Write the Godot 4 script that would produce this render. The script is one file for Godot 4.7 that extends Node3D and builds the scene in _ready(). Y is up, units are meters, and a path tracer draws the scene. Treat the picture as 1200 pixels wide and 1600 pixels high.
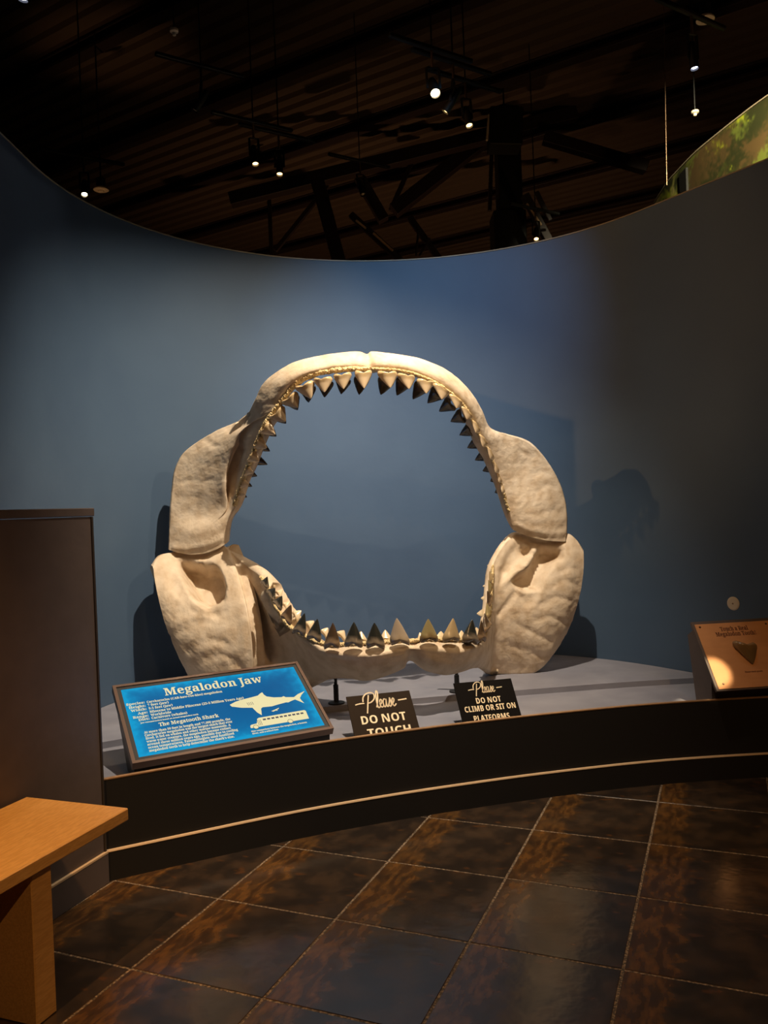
extends Node3D
# A megalodon jaw on a curved platform in a dim museum hall. Units are metres, y is up, the camera stands at the origin at eye height.

const EYE := 1.6
const FOCAL := 1270.0
const PITCH := -0.29
const ROLL := -2.25
const WALL_C := Vector2(0.155, -4.52)   # centre of the curved wall (x, z)
const WALL_R := 2.037
const WALL_TOP := 3.585
const DECK := 0.39
const TIER := 0.425
const LIP := 0.45
const YAW := 0.3946                     # turn of the floor tiles
const TILE := 0.5432
const ROOF := 6.5

var M := {}
var used := {}
var rough_noise := FastNoiseLite.new()
var fine_noise := FastNoiseLite.new()
var view := Basis()


# ---------------------------------------------------------------- mesh building
class MB:
	var v := PackedVector3Array()
	var c := PackedColorArray()
	var uv := PackedVector2Array()
	var i := PackedInt32Array()
	var mark := 0

	func add(p: Vector3, col := Color.WHITE, t := Vector2.ZERO) -> int:
		v.append(p)
		c.append(col)
		uv.append(t)
		return v.size() - 1

	func tri(a: int, b: int, d: int) -> void:
		i.append(a)
		i.append(b)
		i.append(d)

	func quad(a: int, b: int, d: int, e: int) -> void:
		tri(a, b, d)
		tri(a, d, e)

	# turns the piece added since the last call so that its faces look outwards
	func done() -> void:
		var vol := 0.0
		var mid := Vector3.ZERO
		for k in range(mark, i.size()):
			mid += v[i[k]]
		mid /= maxf(1.0, i.size() - mark)
		for k in range(mark, i.size(), 3):
			vol += (v[i[k]] - mid).dot((v[i[k + 1]] - mid).cross(v[i[k + 2]] - mid))
		if vol > 0.0:
			for k in range(mark, i.size(), 3):
				var s := i[k + 1]
				i[k + 1] = i[k + 2]
				i[k + 2] = s
		mark = i.size()

	# rows of points joined by quads; each row may close on itself
	func grid(rows: Array, closed := false, cols: Array = []) -> Array:
		var ids := []
		for r in rows.size():
			var line := PackedInt32Array()
			for k in rows[r].size():
				line.append(add(rows[r][k], cols[r][k] if cols else Color.WHITE, Vector2(float(r) / maxi(1, rows.size() - 1), float(k) / maxi(1, rows[r].size() - 1))))
			ids.append(line)
		for r in rows.size() - 1:
			var n: int = ids[r].size()
			for k in (n if closed else n - 1):
				var k2 := (k + 1) % n
				quad(ids[r][k], ids[r][k2], ids[r + 1][k2], ids[r + 1][k])
		return ids

	func fan(pts: PackedVector3Array) -> void:
		var m := Vector3.ZERO
		for p in pts:
			m += p
		var c0 := add(m / pts.size())
		var first := v.size()
		for p in pts:
			add(p)
		for k in pts.size():
			tri(c0, first + k, first + (k + 1) % pts.size())

	func mesh(smooth := true) -> ArrayMesh:
		if mark < i.size():
			done()
		var a := []
		a.resize(Mesh.ARRAY_MAX)
		var pv := PackedVector3Array()
		var pn := PackedVector3Array()
		var pc := PackedColorArray()
		var pu := PackedVector2Array()
		var idx := PackedInt32Array()
		if smooth:
			pn.resize(v.size())
			for k in range(0, i.size(), 3):
				var n := -(v[i[k + 1]] - v[i[k]]).cross(v[i[k + 2]] - v[i[k]])
				pn[i[k]] += n
				pn[i[k + 1]] += n
				pn[i[k + 2]] += n
			for k in pn.size():
				pn[k] = pn[k].normalized() if pn[k].length_squared() > 0.0 else Vector3.UP
			pv = v
			pc = c
			pu = uv
			idx = i
		else:
			for k in range(0, i.size(), 3):
				var n := -(v[i[k + 1]] - v[i[k]]).cross(v[i[k + 2]] - v[i[k]]).normalized()
				for j in 3:
					pv.append(v[i[k + j]])
					pn.append(n)
					pc.append(c[i[k + j]])
					pu.append(uv[i[k + j]])
					idx.append(k + j)
		a[Mesh.ARRAY_VERTEX] = pv
		a[Mesh.ARRAY_NORMAL] = pn
		a[Mesh.ARRAY_COLOR] = pc
		a[Mesh.ARRAY_TEX_UV] = pu
		a[Mesh.ARRAY_INDEX] = idx
		var m := ArrayMesh.new()
		m.add_surface_from_arrays(Mesh.PRIMITIVE_TRIANGLES, a)
		return m


# a box with chamfered edges; x, y, z are its half axes
func box(mb: MB, mid: Vector3, half: Vector3, turn := Basis(), cut := 0.004) -> void:
	var k := minf(cut, minf(half.x, minf(half.y, half.z)) * 0.45)
	var ids := {}
	for sx in [-1, 1]:
		for sy in [-1, 1]:
			for sz in [-1, 1]:
				var s := Vector3(sx, sy, sz)
				for ax in 3:
					var p := s * half
					for other in 3:
						if other != ax:
							p[other] -= s[other] * k
					ids[[sx, sy, sz, ax]] = mb.add(mid + turn * p)
	var face := func(list: Array) -> void:
		var m := Vector3.ZERO
		for q in list:
			m += mb.v[q]
		m /= list.size()
		for t in range(1, list.size() - 1):
			var a: Vector3 = mb.v[list[0]]
			var n := (mb.v[list[t]] - a).cross(mb.v[list[t + 1]] - a)
			if n.dot(m - mid) > 0.0:
				mb.tri(list[0], list[t + 1], list[t])
			else:
				mb.tri(list[0], list[t], list[t + 1])
	for ax in 3:
		var b := (ax + 1) % 3
		var d := (ax + 2) % 3
		for s in [-1, 1]:
			var q := []
			for pair in [[-1, -1], [1, -1], [1, 1], [-1, 1]]:
				var key := [0, 0, 0, ax]
				key[ax] = s
				key[b] = pair[0]
				key[d] = pair[1]
				q.append(ids[key])
			face.call(q)
		for sb in [-1, 1]:
			for sd in [-1, 1]:
				var q := []
				for pair in [[-1, b], [1, b], [1, d], [-1, d]]:
					var key := [0, 0, 0, pair[1]]
					key[ax] = pair[0]
					key[b] = sb
					key[d] = sd
					q.append(ids[key])
				face.call(q)
	for sx in [-1, 1]:
		for sy in [-1, 1]:
			for sz in [-1, 1]:
				face.call([ids[[sx, sy, sz, 0]], ids[[sx, sy, sz, 1]], ids[[sx, sy, sz, 2]]])
	mb.mark = mb.i.size()


func box_mesh(mid: Vector3, half: Vector3, turn := Basis(), cut := 0.004) -> ArrayMesh:
	var mb := MB.new()
	box(mb, mid, half, turn, cut)
	return mb.mesh(false)


# a bar with a square section from a to b
func bar(mb: MB, a: Vector3, b: Vector3, w: float, h: float) -> void:
	var d := (b - a).normalized()
	var s := d.cross(Vector3.UP if absf(d.y) < 0.95 else Vector3.RIGHT).normalized()
	box(mb, (a + b) / 2, Vector3(w / 2, h / 2, (b - a).length() / 2), Basis(s, d.cross(s), -d).orthonormalized(), 0.006)


func tube(mb: MB, path: PackedVector3Array, radius: Array, sides := 10) -> void:
	var rows := []
	var side := Vector3.ZERO
	for k in path.size():
		var d := (path[mini(k + 1, path.size() - 1)] - path[maxi(k - 1, 0)]).normalized()
		if side == Vector3.ZERO:
			side = d.cross(Vector3.UP if absf(d.y) < 0.9 else Vector3.RIGHT).normalized()
		side = (side - d * side.dot(d)).normalized()
		var up := d.cross(side)
		var r: float = radius[mini(k, radius.size() - 1)]
		var ring := PackedVector3Array()
		for s in sides:
			ring.append(path[k] + (side * cos(TAU * s / sides) + up * sin(TAU * s / sides)) * r)
		rows.append(ring)
	mb.grid(rows, true)
	mb.fan(rows[0])
	var last: PackedVector3Array = rows[-1].duplicate()
	last.reverse()
	mb.fan(last)
	mb.done()


# profile of (radius, height) turned about an axis through the origin of frame
func lathe(mb: MB, profile: Array, frame: Transform3D, sides := 24) -> void:
	for k in profile.size() - 1:      # each band keeps its own edge
		var rows := []
		for p in [profile[k], profile[k + 1]]:
			var ring := PackedVector3Array()
			for s in sides:
				ring.append(frame * Vector3(p.x * cos(TAU * s / sides), p.y, p.x * sin(TAU * s / sides)))
			rows.append(ring)
		mb.grid(rows, true)
	mb.done()


# a flat outline in the plane of frame (x, y), raised along its z from z0 to z1
func prism(mb: MB, outline: PackedVector2Array, frame: Transform3D, z0: float, z1: float) -> void:
	var ids := Geometry2D.triangulate_polygon(outline)
	for z in [z0, z1]:
		var first := mb.v.size()
		for p in outline:
			mb.add(frame * Vector3(p.x, p.y, z), Color.WHITE, p)
		for k in range(0, ids.size(), 3):
			if z == z0:
				mb.tri(first + ids[k], first + ids[k + 1], first + ids[k + 2])
			else:
				mb.tri(first + ids[k], first + ids[k + 2], first + ids[k + 1])
	var ccw := not Geometry2D.is_polygon_clockwise(outline)
	var tri0 := PackedVector2Array([outline[ids[0]], outline[ids[1]], outline[ids[2]]])
	var same := Geometry2D.is_polygon_clockwise(tri0) == Geometry2D.is_polygon_clockwise(outline)
	for k in outline.size():
		var a := outline[k]
		var b := outline[(k + 1) % outline.size()]
		var q := [mb.add(frame * Vector3(a.x, a.y, z0)), mb.add(frame * Vector3(b.x, b.y, z0)), mb.add(frame * Vector3(b.x, b.y, z1)), mb.add(frame * Vector3(a.x, a.y, z1))]
		if same:
			mb.quad(q[0], q[3], q[2], q[1])
		else:
			mb.quad(q[0], q[1], q[2], q[3])
	mb.done()


# a closed profile of (out, up) carried along a path on the ground; out is to the right of the path
func sweep(mb: MB, path: PackedVector2Array, profile: PackedVector2Array) -> void:
	var rows := []
	for k in path.size():
		var d := (path[mini(k + 1, path.size() - 1)] - path[maxi(k - 1, 0)]).normalized()
		var n := Vector2(-d.y, d.x)
		var ring := PackedVector3Array()
		for p in profile:
			var q := path[k] + n * p.x
			ring.append(Vector3(q.x, p.y, q.y))
		rows.append(ring)
	for e in profile.size():
		var strip := []
		for r in rows:
			strip.append(PackedVector3Array([r[e], r[(e + 1) % profile.size()]]))
		mb.grid(strip)
	for end in [0, rows.size() - 1]:
		var first := mb.v.size()
		for p in rows[end]:
			mb.add(p)
		var t := Geometry2D.triangulate_polygon(profile)
		for k in range(0, t.size(), 3):
			if end == 0:
				mb.tri(first + t[k], first + t[k + 1], first + t[k + 2])
			else:
				mb.tri(first + t[k], first + t[k + 2], first + t[k + 1])
	mb.done()


# ---------------------------------------------------------------- objects
func numbered(called: String) -> String:
	used[called] = used.get(called, 0) + 1
	return called if used[called] == 1 else "%s_%03d" % [called, used[called] - 1]


func whole(n: Node) -> Transform3D:
	var t := Transform3D()
	while n != self and n is Node3D:
		t = n.transform * t
		n = n.get_parent()
	return t


func tag(o: Node, label: String, category: String, group := "") -> Node:
	o.set_meta("label", label)
	o.set_meta("category", category)
	if group:
		o.set_meta("group", group)
	return o


func thing(called: String, label: String, category: String, at_point: Vector3, group := "") -> Node3D:
	var o := Node3D.new()
	o.name = numbered(called)
	add_child(o, true)
	o.position = at_point
	tag(o, label, category, group)
	return o


# a mesh made in world coordinates (or placed by xf), hung under its parent
func part(called: String, mesh: Mesh, mat: Material, parent: Node3D, xf := Transform3D()) -> MeshInstance3D:
	var o := MeshInstance3D.new()
	o.name = called
	o.mesh = mesh
	o.material_override = mat
	parent.add_child(o, true)
	o.transform = whole(parent).affine_inverse() * xf
	return o


func structure(called: String, mesh: Mesh, mat: Material) -> MeshInstance3D:
	var o := part(called, mesh, mat, self)
	o.set_meta("kind", "structure")
	return o


# ---------------------------------------------------------------- measuring: a point of the photograph's frame at a distance or a height
func ray(px: float, py: float) -> Vector3:
	return view * Vector3((px - 600.0) / FOCAL, -(py - 800.0) / FOCAL, -1.0)


func at(px: float, py: float, depth: float) -> Vector3:
	var d := ray(px, py)
	return Vector3(0, EYE, 0) + d * (depth / -d.z)


func at_height(px: float, py: float, y: float) -> Vector3:
	var d := ray(px, py)
	return Vector3(0, EYE, 0) + d * ((y - EYE) / d.y)


# ---------------------------------------------------------------- materials
func noise_tex(frequency: float, ramp: Array, seed_: int, octaves := 4, size := 256, bump := false) -> NoiseTexture2D:
	var n := FastNoiseLite.new()
	n.noise_type = FastNoiseLite.TYPE_SIMPLEX_SMOOTH
	n.frequency = frequency
	n.fractal_octaves = octaves
	n.seed = seed_
	var t := NoiseTexture2D.new()
	t.width = size
	t.height = size
	t.seamless = true
	t.noise = n
	if bump:
		t.as_normal_map = true
		t.bump_strength = 4.0
	if ramp:
		var g := Gradient.new()
		g.offsets = PackedFloat32Array(range(ramp.size()).map(func(k): return float(k) / (ramp.size() - 1)))
		g.colors = PackedColorArray(ramp)
		t.color_ramp = g
	return t


func mat(called: String, color: Color, rough := 0.6, tex: Texture2D = null, scale := Vector3.ONE, bump: Texture2D = null, cm := 0.2) -> StandardMaterial3D:
	var m := StandardMaterial3D.new()
	m.resource_name = called
	m.albedo_color = color
	m.roughness = rough
	if tex:
		m.albedo_texture = tex
	if bump:
		m.heightmap_enabled = true
		m.heightmap_texture = bump
		m.heightmap_scale = cm
	if tex or bump:
		m.uv1_triplanar = true
		m.uv1_world_triplanar = true
		m.uv1_scale = scale
	M[called] = m
	return m


func glow(called: String, color: Color, energy: float) -> StandardMaterial3D:
	var m := mat(called, Color(0.02, 0.02, 0.02), 0.4)
	m.emission_enabled = true
	m.emission = color
	m.emission_energy_multiplier = energy
	return m


func make_materials() -> void:
	var grain := noise_tex(0.02, [], 3, 5)
	var grit := noise_tex(0.09, [], 8, 4)
	mat("wall_paint", Color(0.265, 0.345, 0.435), 0.62, noise_tex(0.012, [Color(0.92, 0.93, 0.95), Color(1, 1, 1)], 4, 3), Vector3.ONE * 0.5, grit, 0.06)
	mat("wall_cap", Color(0.55, 0.5, 0.42), 0.5)
	mat("deck_paint", Color(0.53, 0.53, 0.57), 0.5, noise_tex(0.02, [Color(0.9, 0.9, 0.91), Color(1, 1, 1)], 14, 4), Vector3.ONE * 0.8)
	mat("fascia_black", Color(0.05, 0.034, 0.032), 0.75)
	mat("raw_edge", Color(0.62, 0.48, 0.34), 0.55, noise_tex(0.04, [Color(0.8, 0.78, 0.75), Color(1, 1, 1)], 5, 4), Vector3(2, 8, 2))
	mat("edge_strip", Color(0.8, 0.68, 0.54), 0.4)
	mat("partition_paint", Color(0.36, 0.31, 0.295), 0.6, noise_tex(0.03, [Color(0.9, 0.9, 0.9), Color(1, 1, 1)], 6, 3), Vector3.ONE, grit, 0.05)
	mat("partition_trim", Color(0.2, 0.17, 0.15), 0.5)
	mat("grout", Color(0.8, 0.68, 0.55), 0.8, grit, Vector3.ONE * 3)
	mat("black_metal", Color(0.035, 0.03, 0.03), 0.6)
	mat("dark_steel", Color(0.16, 0.11, 0.1), 0.6)
	mat("deck_steel", Color(0.34, 0.28, 0.23), 0.7)
	mat("room_dark", Color(0.1, 0.08, 0.08), 0.9)
	mat("white_plastic", Color(0.8, 0.74, 0.64), 0.45)
	mat("screw_steel", Color(0.5, 0.4, 0.32), 0.35).metallic = 0.8
	# the cast bone: warm, mottled, with fine relief
	var bone := mat("bone", Color(0.86, 0.80, 0.72), 0.62, noise_tex(0.016, [Color(0.80, 0.74, 0.67), Color(0.95, 0.93, 0.9), Color(1, 1, 1)], 11, 5, 512), Vector3.ONE * 1.1, noise_tex(0.035, [], 12, 5, 512), 0.3)
	bone.metallic_specular = 0.35
	mat("gum", Color(0.86, 0.78, 0.61), 0.55, noise_tex(0.05, [Color(0.72, 0.62, 0.48), Color(1, 0.98, 0.92), Color(1, 1, 1)], 31, 4), Vector3.ONE * 4, grit, 1.2)
	var tooth := mat("tooth", Color(1, 1, 1), 0.27, null)
	tooth.vertex_color_use_as_albedo = true
	tooth.clearcoat_enabled = true
	tooth.clearcoat = 0.4
	tooth.clearcoat_roughness = 0.15
	# maple
	var wood := noise_tex(0.02, [Color(0.80, 0.66, 0.48), Color(0.95, 0.84, 0.66), Color(0.88, 0.75, 0.56), Color(1, 0.9, 0.72)], 17, 5, 512)
	mat("maple", Color(0.95, 0.84, 0.66), 0.45, wood, Vector3(0.7, 5.0, 5.0))
	M.maple.uv1_world_triplanar = false
	mat("sign_frame", Color(0.36, 0.27, 0.22), 0.4)
	M.sign_frame.metallic = 0.3
	mat("sign_black", Color(0.1, 0.085, 0.08), 0.42)
	mat("sign_brown", Color(0.17, 0.135, 0.105), 0.85)
	mat("sign_dark", Color(0.06, 0.048, 0.042), 0.85)
	M.sign_brown.metallic_specular = 0.2
	M.sign_dark.metallic_specular = 0.2
	mat("sign_print", Color(0.9, 0.82, 0.68), 0.6)
	mat("copper_plate", Color(0.88, 0.64, 0.44), 0.42, noise_tex(0.01, [Color(0.92, 0.9, 0.88), Color(1, 1, 1)], 40, 3), Vector3(2, 9, 2))
	M.copper_plate.metallic = 0.1
	mat("copper_print", Color(0.3, 0.12, 0.05), 0.6)
	glow("lit_print", Color(1.0, 0.95, 0.72), 0.78)
	glow("lit_blue_ink", Color(0.0, 0.16, 0.36), 0.5)
	glow("lamp_warm", Color(1.0, 0.8, 0.5), 6.0)
	glow("lamp_hot", Color(1.0, 0.9, 0.7), 14.0)
	glow("lamp_cool", Color(0.85, 0.88, 1.0), 8.0)


# ---------------------------------------------------------------- lights and their fittings
func spot(o: Node3D, p: Vector3, aim: Vector3, energy: float, color: Color, cone: float, soft := 0.6, size := 0.04) -> void:
	var l := SpotLight3D.new()
	l.name = "spot_beam"
	o.add_child(l, true)
	var z := (p - aim).normalized()
	var x := Vector3.UP.cross(z).normalized()
	l.transform = whole(o).affine_inverse() * Transform3D(Basis(x, z.cross(x), z), p)
	l.light_energy = energy
	l.light_color = color
	l.spot_angle = cone
	l.spot_angle_attenuation = soft
	l.spot_range = 25.0
	l.spot_attenuation = 2.0
	l.light_size = size
	l.shadow_enabled = true


# a track head: can, bright lens, yoke, stem up to a short rail
func track_head(label: String, lens: Vector3, aim: Vector3, energy: float, color: Color, cone: float, glass: String, rail_dir: Vector3, soft := 0.6, r := 0.028) -> void:
	var d := (aim - lens).normalized()
	var top := lens - d * 0.1 + Vector3(0, 0.24, 0)
	var o := thing("track_spotlight", label, "spotlight", top, "spotlights on the ceiling tracks")
	var side := d.cross(Vector3.UP).normalized()
	var fr := Transform3D(Basis(side, d, side.cross(d)), lens)
	var mb := MB.new()
	lathe(mb, [Vector2(0.001, -0.17), Vector2(r * 0.7, -0.17), Vector2(r * 0.8, -0.15), Vector2(r, -0.09), Vector2(r, 0.012), Vector2(r * 0.9, 0.012), Vector2(r * 0.86, -0.004)], fr)
	part("can", mb.mesh(false), M.black_metal, o)
	mb = MB.new()
	lathe(mb, [Vector2(r * 0.86, -0.004), Vector2(r * 0.5, 0.004), Vector2(0.001, 0.006), Vector2(0.001, -0.008), Vector2(r * 0.86, -0.008), Vector2(r * 0.86, -0.004)], fr)
	part("lamp_lens", mb.mesh(true), M[glass], o)
	mb = MB.new()
	for s in [-1, 1]:
		bar(mb, lens - d * 0.06 + side * s * (r + 0.008), lens - d * 0.1 + side * s * (r + 0.008) + Vector3(0, 0.12, 0), 0.006, 0.018)
	bar(mb, lens - d * 0.1 - side * (r + 0.01) + Vector3(0, 0.12, 0), lens - d * 0.1 + side * (r + 0.01) + Vector3(0, 0.12, 0), 0.018, 0.006)
	part("yoke", mb.mesh(false), M.black_metal, o)
	mb = MB.new()
	tube(mb, PackedVector3Array([lens - d * 0.1 + Vector3(0, 0.12, 0), top]), [0.009])
	part("stem", mb.mesh(false), M.screw_steel, o)
	mb = MB.new()
	bar(mb, top - rail_dir * 0.35 + Vector3(0, 0.015, 0), top + rail_dir * 0.35 + Vector3(0, 0.015, 0), 0.034, 0.03)
	tube(mb, PackedVector3Array([top + Vector3(0, 0.03, 0), Vector3(top.x, ROOF, top.z)]), [0.006], 6)
	part("track_rail", mb.mesh(false), M.black_metal, o)
	if energy > 0.0:
		spot(o, lens + d * 0.03, aim, energy, color, cone, soft, r * 0.8)


func lights() -> void:
	var warm := Color(1.0, 0.88, 0.72)
	var along := Vector3(0.85, 0, -0.53)
	# in view
	track_head("brightest spotlight, glowing straight at the viewer high over the middle of the curved wall", at_height(680, 145, 4.4), Vector3(0.9, 0.0, -2.2), 4.5, warm, 28.0, "lamp_hot", along, 0.6, 0.036)
	track_head("thin lit spotlight just right of and below the brightest one, tipped to the left", at_height(697, 173, 4.4), Vector3(-1.2, 2.0, -6.2), 0.6, warm, 30.0, "lamp_warm", along)
	track_head("small orange-lit spotlight beside the top of the black column, tipped nearly flat", at_height(733, 195, 4.4), Vector3(1.2, 1.0, -4.6), 0.6, warm, 30.0, "lamp_warm", along)
	track_head("left spotlight of the pair over the left part of the curved wall, seen edge-on", at_height(399, 255, 4.4), Vector3(-0.4, 0.0, -5.0), 1.5, warm, 35.0, "lamp_warm", along)
	track_head("right spotlight of the pair over the left part of the curved wall, lens facing down", at_height(437, 271, 4.4), Vector3(-0.7, 0.0, -5.2), 1.5, warm, 35.0, "lamp_warm", along)
	track_head("white-hot spotlight touching the top edge of the curved wall at the far left", at_height(132, 303, 4.4), Vector3(-1.7, 0.0, -4.4), 0.8, warm, 30.0, "lamp_hot", along)
	track_head("orange spotlight just above the wall top, right of the foot of the black column", at_height(838, 373, 4.4), Vector3(1.2, 0.5, -6.0), 0.8, warm, 30.0, "lamp_warm", along)
	track_head("cool white spotlight below the large ceiling disc at the upper right", at_height(1085, 105, 4.4), Vector3(2.3, 0.0, -4.9), 0.6, Color(0.95, 0.95, 1.0), 16.0, "lamp_cool", along)
	track_head("violet-white spotlight cut off by the top left corner of the picture", at_height(36, -3, 4.4), Vector3(-2.3, 0.5, -4.6), 0.3, Color(1.0, 0.9, 0.85), 30.0, "lamp_cool", along)
	track_head("unlit dark spotlight with a pale rim, high over the left half of the curved wall", at_height(305, 171, 4.7), Vector3(-2.4, 3.0, -6.0), 0.0, warm, 30.0, "white_plastic", along)
	track_head("unlit pale-rimmed spotlight between the raking struts over the middle of the wall", at_height(567, 303, 4.7), Vector3(0.4, 2.5, -7.0), 0.0, warm, 30.0, "white_plastic", along)
	# out of frame
	track_head("warm spotlight out at the right, aimed at the foliage print", Vector3(2.6, 4.9, -4.9), Vector3(3.05, 4.2, -7.6), 24.0, Color(1.0, 0.95, 0.78), 24.0, "lamp_warm", along)
	# the hall's lights on the jaw, on the wall, the floor and the bench
	track_head("key spotlight hanging high over the front of the platform, aimed steeply down at the jaw", Vector3(0.45, 5.2, -3.5), Vector3(-0.5, 1.2, -5.5), 32.0, Color(1.0, 0.925, 0.82), 35.0, "lamp_warm", along, 0.85)
	track_head("cool spotlight beside the key spotlight, washing the top of the curved wall", Vector3(1.2, 5.2, -3.9), Vector3(0.35, 2.6, -6.4), 10.0, Color(0.66, 0.85, 1.0), 25.0, "lamp_cool", along, 1.0)
	track_head("far orange spotlight of the hall at the left, aimed across at the right wall", Vector3(-5.0, 4.9, -2.0), Vector3(1.6, 3.0, -6.0), 12.0, Color(1.0, 0.74, 0.46), 14.0, "lamp_warm", along, 0.7)
	track_head("fill spotlight hanging at the right, aimed at the jaw", Vector3(2.35, 4.2, -2.7), Vector3(-0.75, 1.45, -5.3), 5.0, warm, 27.0, "lamp_warm", along, 0.9)
	track_head("warm floor spotlight behind the viewer", Vector3(1.6, 4.6, 0.6), Vector3(0.7, 0.0, -2.9), 6.0, Color(1.0, 0.76, 0.5), 40.0, "lamp_warm", along, 0.9)
	track_head("warm bench spotlight over the bench", Vector3(-1.5, 4.2, -0.9), Vector3(-1.35, 0.5, -2.7), 10.0, Color(1.0, 0.76, 0.46), 15.0, "lamp_warm", along, 0.8)
	track_head("small warm spotlight aimed at the copper panel", Vector3(2.6, 4.2, -1.6), Vector3(1.825, 0.60, -4.57), 50.0, Color(1.0, 0.9, 0.72), 1.25, "lamp_warm", along, 0.5)
	uplight("warm floor uplight standing behind the middle of the curved wall", Vector3(-0.6, 0, -10.2), Vector3(0.5, 6.5, -13.4), 6.0, 46.0)
	uplight("warm floor uplight standing behind the right end of the curved wall", Vector3(3.6, 0, -4.4), Vector3(2.5, 5.2, -5.9), 2.4)
	uplight("warm floor uplight standing behind the left end of the curved wall", Vector3(-2.9, 0, -7.2), Vector3(-2.72, 4.9, -8.2), 3.0, 9.0)


# an uplight on the floor of the hall behind the curved wall
func uplight(label: String, base: Vector3, aim: Vector3, energy: float, cone := 55.0) -> void:
	var o := thing("floor_uplight", label, "lamp", base, "uplights behind the curved wall")
	var mb := MB.new()
	lathe(mb, [Vector2(0.001, 0), Vector2(0.14, 0), Vector2(0.14, 0.2), Vector2(0.12, 0.2), Vector2(0.12, 0.16), Vector2(0.001, 0.16)], Transform3D(Basis(), o.position))
	part("housing", mb.mesh(false), M.black_metal, o)
	mb = MB.new()
	lathe(mb, [Vector2(0.118, 0.17), Vector2(0.001, 0.175), Vector2(0.001, 0.165), Vector2(0.118, 0.165), Vector2(0.118, 0.17)], Transform3D(Basis(), o.position))
	part("lamp_lens", mb.mesh(true), M.lamp_warm, o)
	spot(o, o.position + Vector3(0, 0.22, 0), aim, energy, Color(1.0, 0.76, 0.54), cone, 1.0, 0.1)


# ---------------------------------------------------------------- paths
func smooth_path(pts: Array, per := 8) -> PackedVector2Array:
	var out := PackedVector2Array()
	for k in pts.size() - 1:
		var a: Vector2 = pts[maxi(k - 1, 0)]
		var b: Vector2 = pts[k]
		var c: Vector2 = pts[k + 1]
		var d: Vector2 = pts[mini(k + 2, pts.size() - 1)]
		for s in per:
			out.append(b.cubic_interpolate(c, a, d, float(s) / per))
	out.append(pts[-1])
	return out


func wall_path() -> PackedVector2Array:
	var out := PackedVector2Array([Vector2(WALL_C.x - WALL_R, -3.98), Vector2(WALL_C.x - WALL_R, -4.2)])
	for k in 61:
		var a := deg_to_rad(lerpf(180.0, 33.0, k / 60.0))
		out.append(WALL_C + WALL_R * Vector2(cos(a), -sin(a)))
	var e := out[-1]
	for k in range(1, 8):
		out.append(e + Vector2(0.545, 0.839) * 0.35 * k)
	return out


func front_path() -> PackedVector2Array:
	return smooth_path([Vector2(-1.285, -3.59), Vector2(-0.95, -3.755), Vector2(-0.51, -3.965), Vector2(-0.06, -4.14), Vector2(0.4, -4.285), Vector2(0.85, -4.405), Vector2(1.45, -4.525), Vector2(2.09, -4.58), Vector2(2.6, -4.58)], 8)


func step_path() -> PackedVector2Array:
	return smooth_path([Vector2(-1.86, -4.08), Vector2(-1.54, -4.27), Vector2(-0.95, -4.6), Vector2(-0.38, -4.855), Vector2(0.2, -4.99), Vector2(0.8, -5.09), Vector2(1.5, -5.2), Vector2(2.08, -5.25)], 6)


# where the line of sight through a pixel meets the curved wall
func wall_hit(px: float, py: float) -> Array:
	var d := ray(px, py)
	var w := wall_path()
	for k in w.size() - 1:
		var hit = Geometry2D.segment_intersects_segment(Vector2.ZERO, Vector2(d.x, d.z) * 20.0, w[k], w[k + 1])
		if hit != null:
			var t: Vector2 = (w[k + 1] - w[k]).normalized()
			var s: float = hit.length() / Vector2(d.x, d.z).length()
			return [Vector3(hit.x, EYE + d.y * s, hit.y), Vector3(-t.y, 0, t.x)]
	return [Vector3.ZERO, Vector3.BACK]


# ---------------------------------------------------------------- the setting
func tile_texture(seed_: int) -> ImageTexture:
	var n := FastNoiseLite.new()
	n.seed = seed_
	n.fractal_octaves = 5
	n.frequency = 1.0
	var size := 160
	var im := Image.create(size, size, false, Image.FORMAT_RGB8)
	var reach0 := 0.26 + 0.06 * sin(seed_ * 1.7)
	for y in size:
		for x in size:
			var u := float(x) / size
			var w := float(y) / size
			var cloud := n.get_noise_2d(u * 3.0, w * 3.0) * 0.5 + 0.5
			var fleck := n.get_noise_3d(u * 11.0, w * 6.0, 4.0) * 0.5 + 0.5
			var streak := n.get_noise_3d(u * 14.0, w * 4.0, 9.0) * 0.5 + 0.5
			var col := Color(0.155, 0.125, 0.105).lerp(Color(0.235, 0.18, 0.135), smoothstep(0.3, 0.75, cloud))
			var reach := reach0 + 0.10 * n.get_noise_2d(w * 6.0, 31.0)
			var band := smoothstep(reach + 0.05, reach - 0.03, u) * smoothstep(0.1, 0.55, n.get_noise_3d(u * 2.0, w * 2.2, 17.0) * 0.5 + 0.62)
			var rust := Color(0.44, 0.29, 0.13).lerp(Color(0.26, 0.165, 0.085), smoothstep(0.35, 0.7, streak))
			col = col.lerp(rust, band * (0.35 + 0.65 * fleck))
			col = col.lerp(Color(0.34, 0.21, 0.11), 0.7 * smoothstep(0.66, 0.8, n.get_noise_3d(u * 4.0, w * 7.0, 40.0) * 0.5 + 0.5))
			im.set_pixel(x, y, col * (0.9 + 0.2 * fleck))
	return ImageTexture.create_from_image(im)


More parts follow.
